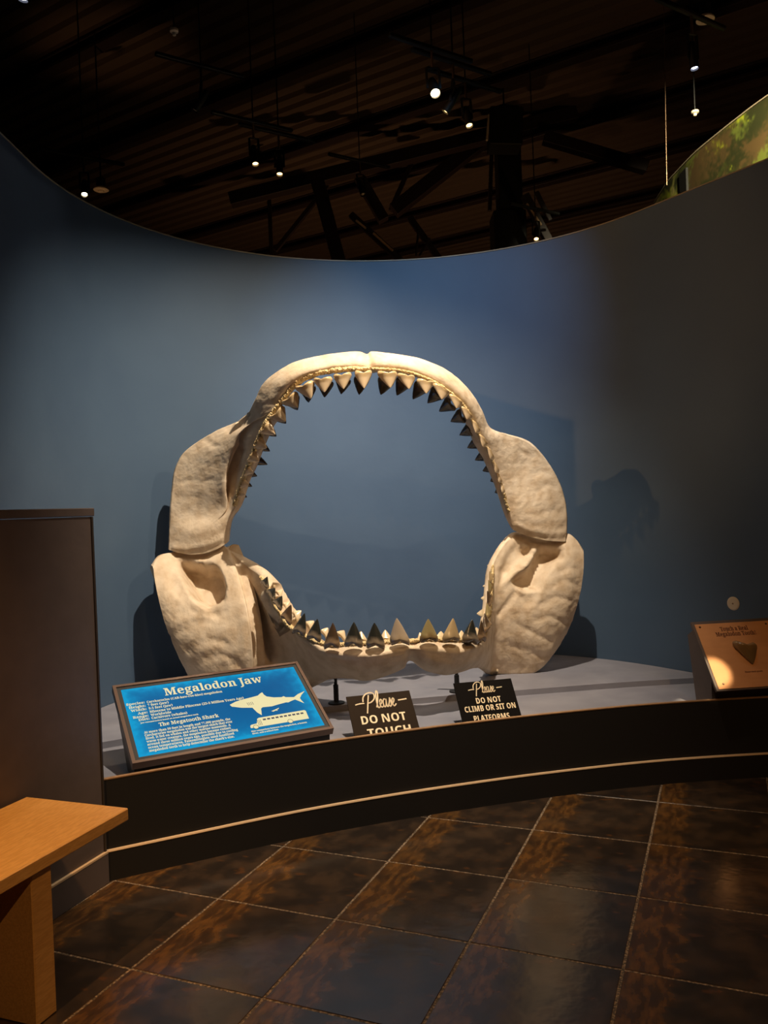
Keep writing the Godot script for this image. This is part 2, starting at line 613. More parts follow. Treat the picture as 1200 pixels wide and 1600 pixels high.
func build_floor() -> void:
	var fl := structure("floor", box_mesh(Vector3(0, -0.1, -4), Vector3(13, 0.0982, 16), Basis(), 0.001), M.grout)
	var eu := Vector3(cos(YAW), 0, sin(YAW))
	var ev := Vector3(-sin(YAW), 0, cos(YAW))
	var variants := []
	for k in 4:
		var m := mat("slate_%d" % k, Color.WHITE, 0.18)
		m.albedo_texture = tile_texture(60 + k * 7)
		m.heightmap_enabled = true
		m.heightmap_texture = noise_tex(0.05, [], 70 + k, 4, 128)
		m.heightmap_scale = 0.05
		m.metallic_specular = 0.55
		variants.append(m)
	# one tile: top face with texture coordinates, chamfered rim, sides
	var h := TILE / 2 - 0.0042
	var mb := MB.new()
	var ring := [Vector2(-1, -1), Vector2(1, -1), Vector2(1, 1), Vector2(-1, 1)]
	var rows := []
	for lev in [[h - 0.0025, 0.0], [h, -0.0025], [h, -0.014]]:
		var ids := []
		for c in ring:
			ids.append(mb.add(Vector3(c.x * lev[0], lev[1], c.y * lev[0]), Color.WHITE, Vector2(c.x * 0.5 + 0.5, c.y * 0.5 + 0.5)))
		rows.append(ids)
	mb.quad(rows[0][0], rows[0][1], rows[0][2], rows[0][3])
	for r in 2:
		for k in 4:
			mb.quad(rows[r][k], rows[r + 1][k], rows[r + 1][(k + 1) % 4], rows[r][(k + 1) % 4])
	var mesh := mb.mesh(false)
	var rng := RandomNumberGenerator.new()
	rng.seed = 5
	for a in range(-6, 9):
		for b in range(-3, 12):
			var u := -0.3664 + (a + 0.5) * TILE
			var v := -4.461 + (b + 0.5) * TILE
			var p := eu * u + ev * v
			var kind := rng.randi() % 4
			if p.z > 1.2 or p.x < -4.2 or p.x > 4.2:
				continue
			part("tile", mesh, variants[kind], fl, Transform3D(Basis(eu, Vector3.UP, ev), p))


func build_room() -> void:
	structure("wall_back", box_mesh(Vector3(0, ROOF / 2, -19.9), Vector3(13, ROOF / 2, 0.1)), M.room_dark)
	structure("wall_front", box_mesh(Vector3(0, ROOF / 2, 11.9), Vector3(13, ROOF / 2, 0.1)), M.room_dark)
	structure("wall_left", box_mesh(Vector3(-12.9, ROOF / 2, -4), Vector3(0.1, ROOF / 2, 16)), M.room_dark)
	structure("wall_right", box_mesh(Vector3(12.9, ROOF / 2, -4), Vector3(0.1, ROOF / 2, 16)), M.room_dark)
	# the roof: a slab, a ribbed steel deck under it, joists, struts and truss members
	var roof := structure("ceiling", box_mesh(Vector3(0, ROOF + 0.2, -4), Vector3(13, 0.1, 16)), M.room_dark)
	var d := ray(-1450, 830)
	var along := Vector3(d.x, 0, d.z).normalized()
	var across := Vector3(-along.z, 0, along.x)
	if across.z > 0:
		across = -across
	var mid := Vector3(0, 0, -4)
	var rows := []
	var k := -17.0
	var step := 0
	while k < 17.0:
		var y: float = ROOF + (0.0 if step % 4 < 2 else 0.05)
		rows.append(PackedVector3Array([mid + across * k - along * 17 + Vector3(0, y, 0), mid + across * k + along * 17 + Vector3(0, y, 0)]))
		k += 0.09 if step % 2 == 0 else 0.02
		step += 1
	var mb := MB.new()
	mb.grid(rows)
	part("steel_deck", mb.mesh(false), M.deck_steel, roof)
	for j in 14:
		var base := mid + across * (-4.0 + 1.55 * j) + Vector3(0, ROOF - 0.12, 0)
		mb = MB.new()
		box(mb, base, Vector3(13, 0.02, 0.07), Basis(along, Vector3.UP, along.cross(Vector3.UP)))
		box(mb, base + Vector3(0, 0.06, 0), Vector3(13, 0.06, 0.008), Basis(along, Vector3.UP, along.cross(Vector3.UP)))
		box(mb, base + Vector3(0, 0.11, 0), Vector3(13, 0.012, 0.07), Basis(along, Vector3.UP, along.cross(Vector3.UP)))
		part("joist", mb.mesh(false), M.dark_steel, roof)
	# main girder of a truss, its web members and the raking strut
	var webs := [
		[Vector3(360, 313, 10.2), Vector3(900, 178, 10.2), 0.16], [Vector3(330, 470, 11.4), Vector3(800, 395, 11.4), 0.12],
		[Vector3(496, 283, 9.6), Vector3(534, 425, 9.6), 0.16], [Vector3(420, 296, 10.8), Vector3(425, 420, 10.8), 0.05],
		[Vector3(430, 392, 10.9), Vector3(512, 290, 10.9), 0.06], [Vector3(615, 330, 10.5), Vector3(762, 214, 10.5), 0.17],
		[Vector3(610, 330, 10.8), Vector3(648, 243, 10.8), 0.06], [Vector3(560, 275, 10.6), Vector3(600, 345, 10.6), 0.14],
		[Vector3(548, 335, 9.2), Vector3(645, 425, 9.2), 0.07], [Vector3(640, 340, 9.4), Vector3(690, 410, 9.4), 0.07],
		[Vector3(650, 400, 9.3), Vector3(654, 355, 9.3), 0.025], [Vector3(655, 400, 9.3), Vector3(672, 372, 9.3), 0.025],
		[Vector3(768, 240, 11), Vector3(765, 330, 11), 0.05], [Vector3(820, 305, 9.4), Vector3(880, 420, 9.4), 0.09],
		[Vector3(838, 300, 9.6), Vector3(860, 345, 9.6), 0.05], [Vector3(850, 215, 10), Vector3(1010, 262, 10), 0.14],
	]
	for w in webs:
		mb = MB.new()
		bar(mb, at(w[0].x, w[0].y, w[0].z), at(w[1].x, w[1].y, w[1].z), w[2], w[2])
		part("truss_member", mb.mesh(false), M.dark_steel, roof)
	# two pale lighting rails
	for w in [[Vector3(556, 344, 8.8), Vector3(572, 357, 8.8)], [Vector3(583, 364, 8.8), Vector3(614, 392, 8.8)], [Vector3(823, 318, 8.9), Vector3(846, 352, 8.9)]]:
		mb = MB.new()
		bar(mb, at(w[0].x, w[0].y, w[0].z), at(w[1].x, w[1].y, w[1].z), 0.022, 0.022)
		part("lighting_rail", mb.mesh(false), M.edge_strip, roof)

	# the curved wall
	var w := wall_path()
	mb = MB.new()
	sweep(mb, w, PackedVector2Array([Vector2(0, 0), Vector2(0, WALL_TOP), Vector2(-0.14, WALL_TOP), Vector2(-0.14, 0)]))
	var wall := structure("wall_curved", mb.mesh(true), M.wall_paint)
	mb = MB.new()
	sweep(mb, w, PackedVector2Array([Vector2(0.004, WALL_TOP), Vector2(0.004, WALL_TOP + 0.008), Vector2(-0.145, WALL_TOP + 0.008), Vector2(-0.145, WALL_TOP)]))
	part("cap", mb.mesh(true), M.wall_cap, wall)


func build_platform() -> void:
	var f := front_path()
	var w := wall_path()
	# the deck reaches from the front panel to the wall
	var o := thing("display_platform", "low curved display platform with a black front and grey top under the jaw", "platform", Vector3(0.3, 0, -4.3))
	var flat := Transform3D(Basis(Vector3.RIGHT, Vector3.BACK, Vector3.DOWN), Vector3.ZERO)
	var outline := PackedVector2Array()
	for k in f.size():
		var d := (f[mini(k + 1, f.size() - 1)] - f[maxi(k - 1, 0)]).normalized()
		outline.append(f[k] - Vector2(-d.y, d.x) * 0.012)
	for k in range(w.size() - 1, -1, -1):
		if w[k].y < -4.62 or (w[k].x < 0 and w[k].y < -3.85):
			var t: Vector2 = (w[mini(k + 1, w.size() - 1)] - w[maxi(k - 1, 0)]).normalized()
			outline.append(w[k] + Vector2(-t.y, t.x) * 0.004)
	var mb := MB.new()
	prism(mb, outline, flat, -DECK, -(DECK - 0.05))
	part("lower_deck", mb.mesh(false), M.deck_paint, o)
	var st := step_path()
	outline = PackedVector2Array()
	for p in st:
		outline.append(p)
	for k in range(w.size() - 1, -1, -1):
		if w[k].y < -5.27 or (w[k].x < 0 and w[k].y < -4.12):
			var t: Vector2 = (w[mini(k + 1, w.size() - 1)] - w[maxi(k - 1, 0)]).normalized()
			outline.append(w[k] + Vector2(-t.y, t.x) * 0.004)
	mb = MB.new()
	prism(mb, outline, flat, -TIER, -DECK + 0.001)
	part("upper_deck", mb.mesh(false), M.deck_paint, o)
	mb = MB.new()
	sweep(mb, f, PackedVector2Array([Vector2(0, 0.0), Vector2(0, LIP - 0.006), Vector2(-0.022, LIP - 0.006), Vector2(-0.022, 0.0)]))
	part("front_panel", mb.mesh(true), M.fascia_black, o)
	mb = MB.new()
	sweep(mb, f, PackedVector2Array([Vector2(0.001, LIP - 0.006), Vector2(0.001, LIP - 0.001), Vector2(-0.003, LIP), Vector2(-0.019, LIP), Vector2(-0.023, LIP - 0.001), Vector2(-0.023, LIP - 0.006)]))
	part("top_edge", mb.mesh(true), M.raw_edge, o)
	mb = MB.new()
	sweep(mb, f, PackedVector2Array([Vector2(0.001, 0.0), Vector2(0.012, 0.0), Vector2(0.012, 0.128), Vector2(0.001, 0.128)]))
	part("kick_board", mb.mesh(true), M.fascia_black, o)
	mb = MB.new()
	sweep(mb, f, PackedVector2Array([Vector2(0.001, 0.128), Vector2(0.013, 0.128), Vector2(0.013, 0.130), Vector2(0.010, 0.136), Vector2(0.001, 0.137)]))
	part("trim_strip", mb.mesh(true), M.edge_strip, o)

	# the partition at the left
	var p0 := Vector3(-1.283, 0, -3.576)
	var run := Vector3(-0.342, 0, 0.94).normalized()
	var thick := Vector3(-run.z, 0, run.x)
	if thick.x > 0:
		thick = -thick
	var len := 2.4
	var b := Basis(run, Vector3.UP, run.cross(Vector3.UP))
	var q := thing("partition", "dark brown-grey partition panel with a flat cap at the left end of the platform", "partition", p0)
	part("panel", box_mesh(p0 + run * (len / 2 + 0.012) + thick * 0.03 + Vector3(0, 0.806, 0), Vector3(len / 2, 0.806, 0.03), b, 0.002), M.partition_paint, q)
	part("cap", box_mesh(p0 + run * (len / 2 + 0.004) + thick * 0.03 + Vector3(0, 1.632, 0), Vector3(len / 2 + 0.012, 0.018, 0.037), b, 0.003), M.partition_paint, q)
	part("corner_trim", box_mesh(p0 + run * 0.006 + thick * 0.028 + Vector3(0, 0.806, 0), Vector3(0.006, 0.806, 0.034), b, 0.002), M.partition_trim, q)
	part("baseboard", box_mesh(p0 + run * (len / 2) - thick * 0.006 + Vector3(0, 0.064, 0), Vector3(len / 2, 0.064, 0.006), b, 0.001), M.partition_paint, q)
	part("trim_strip", box_mesh(p0 + run * (len / 2) - thick * 0.006 + Vector3(0, 0.133, 0), Vector3(len / 2, 0.005, 0.007), b, 0.001), M.edge_strip, q)


# ---------------------------------------------------------------- the jaw
# A section of a jaw: outer and inner edge as seen from the eye (pixels), bow of the line between, distance of outer edge, middle and inner edge,
# thickness, and for folded places the wing's edge (mx, my), its distance and how far the band behind it lies back.
func sec(o: Vector2, n: Vector2, bow: float, d: Vector3, th: float, fold := Vector4.ZERO) -> PackedVector3Array:
	var out := PackedVector3Array()
	var side := (n - o).orthogonal().normalized()
	for k in 9:
		var t := k / 8.0
		var p: Vector2
		var z := 0.0
		if fold.z > 0.0:
			var m := Vector2(fold.x, fold.y)
			if k <= 5:
				var s := k / 5.0
				p = o.lerp(m, s) + (m - o).orthogonal().normalized() * bow * 4.0 * s * (1.0 - s)
				z = lerpf(d.x, fold.z, s)
			else:
				var s: float = [0.04, 0.45, 1.0][k - 6]
				p = m.lerp(n, s)
				z = [fold.z + fold.w, lerpf(fold.z + fold.w, d.z, 0.6), d.z][k - 6]
		else:
			p = o.lerp(n, t) + side * bow * 4.0 * t * (1.0 - t)
			z = d.x * (1 - t) * (1 - 2 * t) + d.y * 4 * t * (1 - t) + d.z * t * (2 * t - 1)
		out.append(Vector3(p.x, p.y, z))
	out.append(Vector3(th, 0, 0))
	return out


func cr(a: Vector3, b: Vector3, c: Vector3, d: Vector3, t: float) -> Vector3:
	var q := b.cubic_interpolate(c, a, d, t)
	q.z = clampf(q.z, minf(b.z, c.z), maxf(b.z, c.z))     # no overshoot in depth where the surface folds
	return q


# distance inside (positive) a polygon, in pixels
func inside(p: Vector2, poly: PackedVector2Array) -> float:
	var best := 1e9
	for k in poly.size():
		best = minf(best, p.distance_to(Geometry2D.get_closest_point_to_segment(p, poly[k], poly[(k + 1) % poly.size()])))
	return best if Geometry2D.is_point_in_polygon(p, poly) else -best


# returns [mesh, gum line as pixels and distance]
func jaw_body(secs: Array, shift: float, gum_row: int, hollows: Array, grooves: Array, wing: Callable) -> Array:
	var PER := 8
	var SUB := 6
	var fine := []           # rows of 9 controls between sections
	for k in secs.size() - 1:
		for s in (PER if k < secs.size() - 2 else PER + 1):
			var t := float(s) / PER
			var line := PackedVector3Array()
			for r in 10:
				line.append(cr(secs[maxi(k - 1, 0)][r], secs[k][r], secs[k + 1][r], secs[mini(k + 2, secs.size() - 1)][r], t))
			fine.append(line)
	var front := []
	var px := []
	var gum := PackedVector3Array()
	for line in fine:
		var row := PackedVector3Array()
		var prow := PackedVector2Array()
		for k in 8:
			for s in (SUB if k < 7 else SUB + 1):
				var q := cr(line[maxi(k - 1, 0)], line[k], line[k + 1], line[mini(k + 2, 8)], float(s) / SUB)
				row.append(at(q.x, q.y, q.z + shift))
				prow.append(Vector2(q.x, q.y))
		front.append(row)
		px.append(prow)
		var g: Vector3 = line[8 if gum_row else 0]
		gum.append(Vector3(g.x, g.y, g.z + shift))
	var ns := front.size()
	var nr: int = front[0].size()
	var nrm := []
	for a in ns:
		var row := PackedVector3Array()
		for b in nr:
			var du: Vector3 = front[mini(a + 2, ns - 1)][b] - front[maxi(a - 2, 0)][b]
			var dv: Vector3 = front[a][mini(b + 2, nr - 1)] - front[a][maxi(b - 2, 0)]
			var n := du.cross(dv).normalized()
			if n.dot(Vector3(0, EYE, 0) - front[a][b]) < 0:
				n = -n
			row.append(n)
		nrm.append(row)
	var rings := []
	var cols := []
	for a in ns:
		var th: float = fine[a][9].x
		var f := PackedVector3Array()
		var bk := PackedVector3Array()
		var fc := PackedColorArray()
		for b in nr:
			var p: Vector3 = front[a][b]
			var n: Vector3 = nrm[a][b]
			var q: Vector2 = px[a][b]
			var push := 0.0
			for h in hollows:
				var dist := inside(q, h[0])
				push += h[1] * smoothstep(-h[2] * 0.3, h[2], dist)
			for g in grooves:
				var best := 1e9
				for s in g[0].size() - 1:
					best = minf(best, q.distance_to(Geometry2D.get_closest_point_to_segment(q, g[0][s], g[0][s + 1])))
				if best < g[2] * 3.0:
					push += g[1] * exp(-pow(best / g[2], 2.0))
			var wn: float = wing.call(q)
			var lift := rough_noise.get_noise_3dv(p * 5.0) * lerpf(0.003, 0.006, wn) + fine_noise.get_noise_3dv(Vector3(p.x * 9.0 + p.y * 6.0, p.y * 26.0 - p.x * 12.0, p.z * 8.0)) * lerpf(0.001, 0.0036, wn)
			f.append(p + n * lift - (n * 0.5 + Vector3(0, 0, 0.5)).normalized() * push)
			bk.append(p - (n * 0.55 + Vector3(0, 0, 0.45)).normalized() * (th + maxf(push, 0.0) * 0.8))
		var ring := PackedVector3Array()
		ring.append_array(f)
		var t1: Vector3 = (front[a][nr - 1] - front[a][nr - 3]).normalized()
		var t0: Vector3 = (front[a][0] - front[a][2]).normalized()
		for s in [0.2, 0.5, 0.8]:
			ring.append(f[nr - 1].lerp(bk[nr - 1], s) + t1 * th * 0.3 * sin(PI * s))
		for b in range(nr - 1, -1, -2):
			ring.append(bk[b])
		for s in [0.8, 0.5, 0.2]:
			ring.append(f[0].lerp(bk[0], s) + t0 * th * 0.3 * sin(PI * s))
		rings.append(ring)
	var mb := MB.new()
	mb.grid(rings, true)
	for e in [0, ns - 1]:
		var ring: PackedVector3Array = rings[e].duplicate()
		if e:
			ring.reverse()
		mb.fan(ring)
	mb.done()
	return [mb.mesh(true), gum]


func gum_depth(gum: PackedVector3Array, p: Vector2) -> float:
	var best := 1e9
	var z := 5.0
	for k in gum.size() - 1:
		var a := Vector2(gum[k].x, gum[k].y)
		var b := Vector2(gum[k + 1].x, gum[k + 1].y)
		var c := Geometry2D.get_closest_point_to_segment(p, a, b)
		if p.distance_to(c) < best:
			best = p.distance_to(c)
			z = lerpf(gum[k].z, gum[k + 1].z, clampf((c - a).length() / maxf((b - a).length(), 1e-5), 0, 1))
	return z


# one tooth between its two root corners and its tip: bilobed root, chevron, tapering blade, lens-shaped section
func tooth_mesh(a: Vector3, b: Vector3, tip: Vector3, crown: Color, root: Color, face: Vector3) -> ArrayMesh:
	var mid := (a + b) / 2
	var x := (b - a) / 2
	var y := tip - mid
	var n := x.cross(y).normalized()
	if n.dot(face) < 0:
		n = -n
	var thick := minf(x.length() * 0.62, y.length() * 0.34)
	var rows := []
	var cols := []
	for v in [0.0, 0.06, 0.16, 0.27, 0.38, 0.52, 0.66, 0.8, 0.91, 0.985]:
		var ring := PackedVector3Array()
		var rc := PackedColorArray()
		for s in 20:
			var ang := TAU * s / 20.0
			var u := cos(ang)
			var w: float = (0.93 + 0.09 * sin(v / 0.27 * PI)) if v < 0.27 else pow(1.0 - (v - 0.27) / 0.73, 0.82) * 0.94 + 0.02
			var bulge: float = (0.75 + 0.5 * sin(v / 0.4 * PI)) if v < 0.38 else (1.0 - v) / 0.62 * 0.8 + 0.06
			var z := sin(ang) * bulge * thick
			if sin(ang) < 0:
				z *= 0.45
			elif v < 0.4:
				z *= 1.0 - 0.4 * exp(-u * u * 14.0) * (1.0 - v / 0.4)
			var notch := 0.2 * pow(1.0 - absf(u), 1.3) * maxf(0.0, 1.0 - v / 0.3)
			ring.append(mid + x * u * w + y * (v + notch) + n * z)
			var edge := 0.3 + 0.14 * (1.0 - absf(u))
			rc.append(root.lerp(crown, smoothstep(edge - 0.06, edge + 0.06, v + notch)))
		rows.append(ring)
		cols.append(rc)
	var mb := MB.new()
	var ids := mb.grid(rows, true, cols)
	var c0 := mb.add(mid + y * 0.12, root)
	var c1 := mb.add(tip, crown)
	var last: int = rows.size() - 1
	for s in 20:
		mb.tri(c0, ids[0][(s + 1) % 20], ids[0][s])
		mb.tri(c1, ids[last][s], ids[last][(s + 1) % 20])
	return mb.mesh(true)


func tooth(parent: Node3D, gum: PackedVector3Array, a: Vector2, b: Vector2, tip: Vector2, back: float, lean: float, kind: String) -> void:
	var paint: Array = {
		"ivory": [Color(0.56, 0.43, 0.28), Color(0.50, 0.36, 0.19)], "umber": [Color(0.035, 0.024, 0.018), Color(0.09, 0.06, 0.035)],
		"black": [Color(0.022, 0.02, 0.018), Color(0.17, 0.13, 0.09)], "olive": [Color(0.24, 0.19, 0.09), Color(0.15, 0.10, 0.045)],
		"fawn": [Color(0.33, 0.26, 0.19), Color(0.30, 0.23, 0.15)], "brown": [Color(0.06, 0.038, 0.022), Color(0.2, 0.13, 0.075)],
		"cream": [Color(0.62, 0.50, 0.33), Color(0.52, 0.40, 0.25)], "tan": [Color(0.36, 0.26, 0.14), Color(0.28, 0.2, 0.11)],
	}[kind]
	var pa := at(a.x, a.y, gum_depth(gum, a) + back)
	var pb := at(b.x, b.y, gum_depth(gum, b) + back)
	var m := (a + b) / 2
	var pt := at(tip.x, tip.y, gum_depth(gum, m) + back + lean)
	part("tooth", tooth_mesh(pa, pb, pt, paint[0], paint[1], Vector3(0, EYE, 0) - pa), M.tooth, parent)


func gum_strip(gum: PackedVector3Array, from: int, to: int, r: float, back: float, seed_: int, off := 0.0) -> ArrayMesh:
	var n := FastNoiseLite.new()
	n.seed = seed_
	n.frequency = 1.0
	var rows := []
	var rng := RandomNumberGenerator.new()
	rng.seed = seed_
	var path := PackedVector3Array()
	for k in range(from, to):
		for s in 5:
			var q := gum[k].lerp(gum[k + 1], s / 5.0)
			var o := Vector2(gum[k + 1].x - gum[k].x, gum[k + 1].y - gum[k].y).normalized().orthogonal() * off
			path.append(at(q.x + o.x, q.y + o.y, q.z + back))
	for k in path.size():
		var d := (path[mini(k + 1, path.size() - 1)] - path[maxi(k - 1, 0)]).normalized()
		var s := d.cross(Vector3.BACK).normalized()
		var e := s.cross(d)
		var ring := PackedVector3Array()
		var fade := clampf(minf(k, path.size() - 1 - k) / 6.0, 0.15, 1.0)
		for j in 12:
			var o := s * cos(TAU * j / 12) + e * sin(TAU * j / 12)
			var p := path[k] + o * r
			var w := 1.0 + 0.45 * n.get_noise_3dv(p * 26.0) + 0.35 * n.get_noise_3dv(p * 60.0)
			ring.append(path[k] + (s * cos(TAU * j / 12) * 0.85 + e * sin(TAU * j / 12) * 1.35) * r * w * fade)
		rows.append(ring)
	var mb := MB.new()
	mb.grid(rows, true)
	mb.fan(rows[0])
	var last: PackedVector3Array = rows[-1].duplicate()
	last.reverse()
	mb.fan(last)
	return mb.mesh(true)


func V(x: float, y: float) -> Vector2:
	return Vector2(x, y)


func build_jaw() -> void:
	var jaw := thing("megalodon_jaw", "huge cream-coloured fossil shark jaw cast standing wide open on the grey platform", "shark jaw", Vector3(-0.1, TIER, -5.2))
	var SH := -0.15
	var Z := func(a: float, b: float, c: float) -> Vector3: return Vector3(a, b, c)
	# ---- upper jaw, from the left hinge over the arch to the right hinge
	var up := [
		sec(V(264, 859), V(354, 849), -12, Z.call(5.54, 5.49, 5.5), 0.07),
		sec(V(264.5, 828), V(358, 818), -7, Z.call(5.56, 5.47, 5.47), 0.07),
		sec(V(266.5, 796), V(366, 797), -4, Z.call(5.57, 5.46, 5.44), 0.07, Vector4(353, 796, 5.46, 0.02)),
		sec(V(269, 762), V(373, 778), -3, Z.call(5.58, 5.46, 5.4), 0.07, Vector4(352.5, 766, 5.43, 0.10)),
		sec(V(273, 735), V(381, 752), -3, Z.call(5.58, 5.45, 5.35), 0.07, Vector4(353.5, 740, 5.41, 0.12)),
		sec(V(286, 709), V(390, 731), -4, Z.call(5.57, 5.43, 5.28), 0.075, Vector4(359, 718, 5.38, 0.12)),
		sec(V(309, 690), V(400, 704), -5, Z.call(5.54, 5.4, 5.21), 0.08, Vector4(366, 698, 5.34, 0.11)),
		sec(V(334, 675), V(410, 679), -5, Z.call(5.5, 5.36, 5.15), 0.085, Vector4(374, 678, 5.3, 0.08)),
		sec(V(361, 663), V(421, 657), -4, Z.call(5.44, 5.28, 5.1), 0.09, Vector4(394, 660, 5.22, 0.02)),
		sec(V(384, 651), V(434, 640), -4, Z.call(5.34, 5.12, 5.08), 0.10),
		sec(V(396, 630), V(447, 622), -5, Z.call(5.2, 5.06, 5.04), 0.11),
		sec(V(411, 600), V(464, 602), -5, Z.call(5.13, 5.0, 5.0), 0.12),
		sec(V(434, 580), V(485, 590), -4, Z.call(5.07, 4.95, 4.96), 0.12),
		sec(V(468, 563), V(507, 584), -3, Z.call(5.02, 4.91, 4.93), 0.12),
		sec(V(515, 553), V(535, 580), -2, Z.call(4.98, 4.885, 4.91), 0.12),
		sec(V(558, 549), V(566, 579), -1, Z.call(4.97, 4.88, 4.90), 0.12),
		sec(V(573, 552.5), V(580, 580), 0, Z.call(4.98, 4.9, 4.91), 0.12),
		sec(V(583, 549), V(597, 580), 1, Z.call(4.98, 4.885, 4.91), 0.12),
		sec(V(623, 554), V(631, 583), 1, Z.call(5.0, 4.9, 4.93), 0.12),
		sec(V(659, 561), V(660, 592), 2, Z.call(5.04, 4.95, 4.97), 0.12),
		sec(V(695, 576), V(685, 605), 3, Z.call(5.11, 5.02, 5.03), 0.12),
		sec(V(720, 595), V(707, 621), 3, Z.call(5.2, 5.11, 5.11), 0.12),
		sec(V(740, 618), V(725, 640), 3, Z.call(5.3, 5.2, 5.2), 0.115),
		sec(V(754, 642), V(738, 664), 3, Z.call(5.42, 5.31, 5.29), 0.11),
		sec(V(766, 668), V(749, 688), 2, Z.call(5.54, 5.42, 5.38), 0.10),
		sec(V(793, 679), V(760, 705), 2, Z.call(5.64, 5.56, 5.46), 0.09),
		sec(V(826, 692), V(768, 724), 2, Z.call(5.72, 5.65, 5.53), 0.08),
		sec(V(850, 716), V(776, 746), 2, Z.call(5.77, 5.7, 5.6), 0.075),
		sec(V(869, 745), V(784, 771), 2, Z.call(5.8, 5.71, 5.65), 0.07),
		sec(V(881, 775), V(790, 793), 1, Z.call(5.82, 5.71, 5.68), 0.07),
		sec(V(886, 810), V(797, 813), 2, Z.call(5.82, 5.72, 5.7), 0.07),
		sec(V(884, 846), V(803, 829), 5, Z.call(5.81, 5.75, 5.73), 0.07),
	]
	var up_hollows := [
		[PackedVector2Array([V(372, 690), V(366, 712), V(358, 738), V(356, 765), V(364, 782), V(370, 765), V(376, 730), V(384, 700)]), 0.03, 9.0],
		[PackedVector2Array([V(284, 730), V(310, 712), V(342, 715), V(346, 760), V(342, 820), V(300, 836), V(280, 820)]), 0.006, 26.0],
		[PackedVector2Array([V(800, 700), V(830, 715), V(858, 745), V(872, 800), V(860, 826), V(815, 810), V(796, 760)]), 0.010, 28.0],
	]
	var up_grooves := [
		[PackedVector2Array([V(284, 752), V(300, 751), V(316, 753), V(330, 750)]), 0.004, 3.0],
		[PackedVector2Array([V(276, 775), V(296, 778), V(310, 776)]), 0.004, 4.0],
		[PackedVector2Array([V(322, 688), V(330, 695), V(338, 698)]), 0.006, 4.0],
		[PackedVector2Array([V(574, 552), V(577, 566), V(580, 580)]), 0.003, 4.0],
		[PackedVector2Array([V(833, 742), V(846, 735), V(858, 738)]), 0.007, 4.0],
		[PackedVector2Array([V(840, 768), V(856, 757), V(868, 762)]), 0.006, 4.0],
		[PackedVector2Array([V(852, 800), V(866, 797), V(876, 803)]), 0.005, 5.0],
		[PackedVector2Array([V(815, 706), V(828, 712), V(838, 709)]), 0.006, 4.0],
		[PackedVector2Array([V(272, 855), V(290, 858), V(320, 852), V(345, 843)]), -0.012, 4.0],
		[PackedVector2Array([V(806, 820), V(830, 829), V(860, 834), V(880, 833)]), -0.010, 4.0],
	]
	var up_wing := func(q: Vector2) -> float: return 0.5 * maxf(smoothstep(395, 360, q.x), smoothstep(770, 800, q.x))
	var made := jaw_body(up, SH, 1, up_hollows, up_grooves, up_wing)
	var upper := part("upper_jaw", made[0], M.bone, jaw)
	var ug: PackedVector3Array = made[1]
	part("gum_ridge", gum_strip(ug, 18, 127, 0.018, -0.016, 3, 2.5), M.gum, upper).set_meta("label", "yellowish bumpy gum ridge of the upper jaw")
	part("gum_ridge", gum_strip(ug, 127, 236, 0.012, -0.016, 4, 3.0), M.gum, upper).set_meta("label", "yellowish bumpy gum ridge of the upper jaw")
	for t in [
		[V(554, 580), V(581, 579), V(569, 607)], [V(521, 586), V(549, 582), V(537, 608)], [V(490, 592), V(519, 589), V(507, 613)], [V(461, 605), V(489, 594), V(486, 623)],
		[V(440, 629), V(463, 611), V(465, 637)], [V(421, 653), V(442, 633), V(446, 659)], [V(406, 676), V(420, 657), V(430, 679)], [V(397, 700), V(407, 681), V(417, 700)],
		[V(386, 720), V(397, 704), V(405, 721)], [V(380, 744), V(388, 729), V(396, 739)], [V(376, 763), V(381, 749), V(389, 757)], [V(372, 778), V(377, 767), V(383, 773)],
		[V(589, 581), V(619.6, 581), V(610, 606)], [V(620, 584), V(647, 588), V(639, 608)], [V(651, 592), V(676, 597), V(666, 615)], [V(677, 598), V(700, 613), V(690, 624)],
		[V(702, 615), V(720, 630), V(713, 638)], [V(721, 634), V(737, 652), V(729, 655)], [V(736, 655), V(748, 674), V(743, 676)], [V(748, 678), V(760, 695), V(754, 698)],
		[V(760, 697), V(770, 717), V(766, 717)], [V(769, 720), V(778, 738), V(774, 738)], [V(776, 738), V(783, 754), V(779, 753)], [V(782, 755), V(787, 770), V(784, 769)],
	]:
		tooth(upper, ug, t[0], t[1], t[2], -0.045, -0.035, "ivory")
	for t in [
		[V(565, 590), V(561, 617), 24], [V(537, 592), V(533, 616), 24], [V(509, 596), V(507, 621), 25], [V(481, 604), V(482, 629), 25], [V(455, 622), V(465, 641), 25], [V(433, 646), V(447, 662), 23],
		[V(416, 669), V(432, 682), 20], [V(401, 693), V(422, 705), 19], [V(393, 715), V(418, 726), 19], [V(384, 737), V(402, 744), 15], [V(378, 753), V(394, 760), 14], [V(374, 771), V(386, 777), 12],
		[V(604, 592), V(595, 617), 26], [V(632, 594), V(620, 618), 25], [V(660, 601), V(645, 624), 24], [V(686, 611), V(668, 630), 24], [V(707, 628), V(686, 643), 23], [V(724, 648), V(704, 659), 22],
		[V(738, 669), V(718, 680), 21], [V(750, 689), V(730, 700), 20], [V(761, 709), V(742, 719), 19], [V(770, 729), V(754, 736), 17], [V(776, 747), V(766, 752), 15], [V(782, 765), V(773, 770), 13],
	]:
		var dir: Vector2 = (t[1] - t[0]).normalized().orthogonal() * t[2] * 0.5
		if dir.x + dir.y * 0.2 < 0:
			dir = -dir
		tooth(upper, ug, t[0] - dir, t[0] + dir, t[1], 0.075, 0.01, "umber")
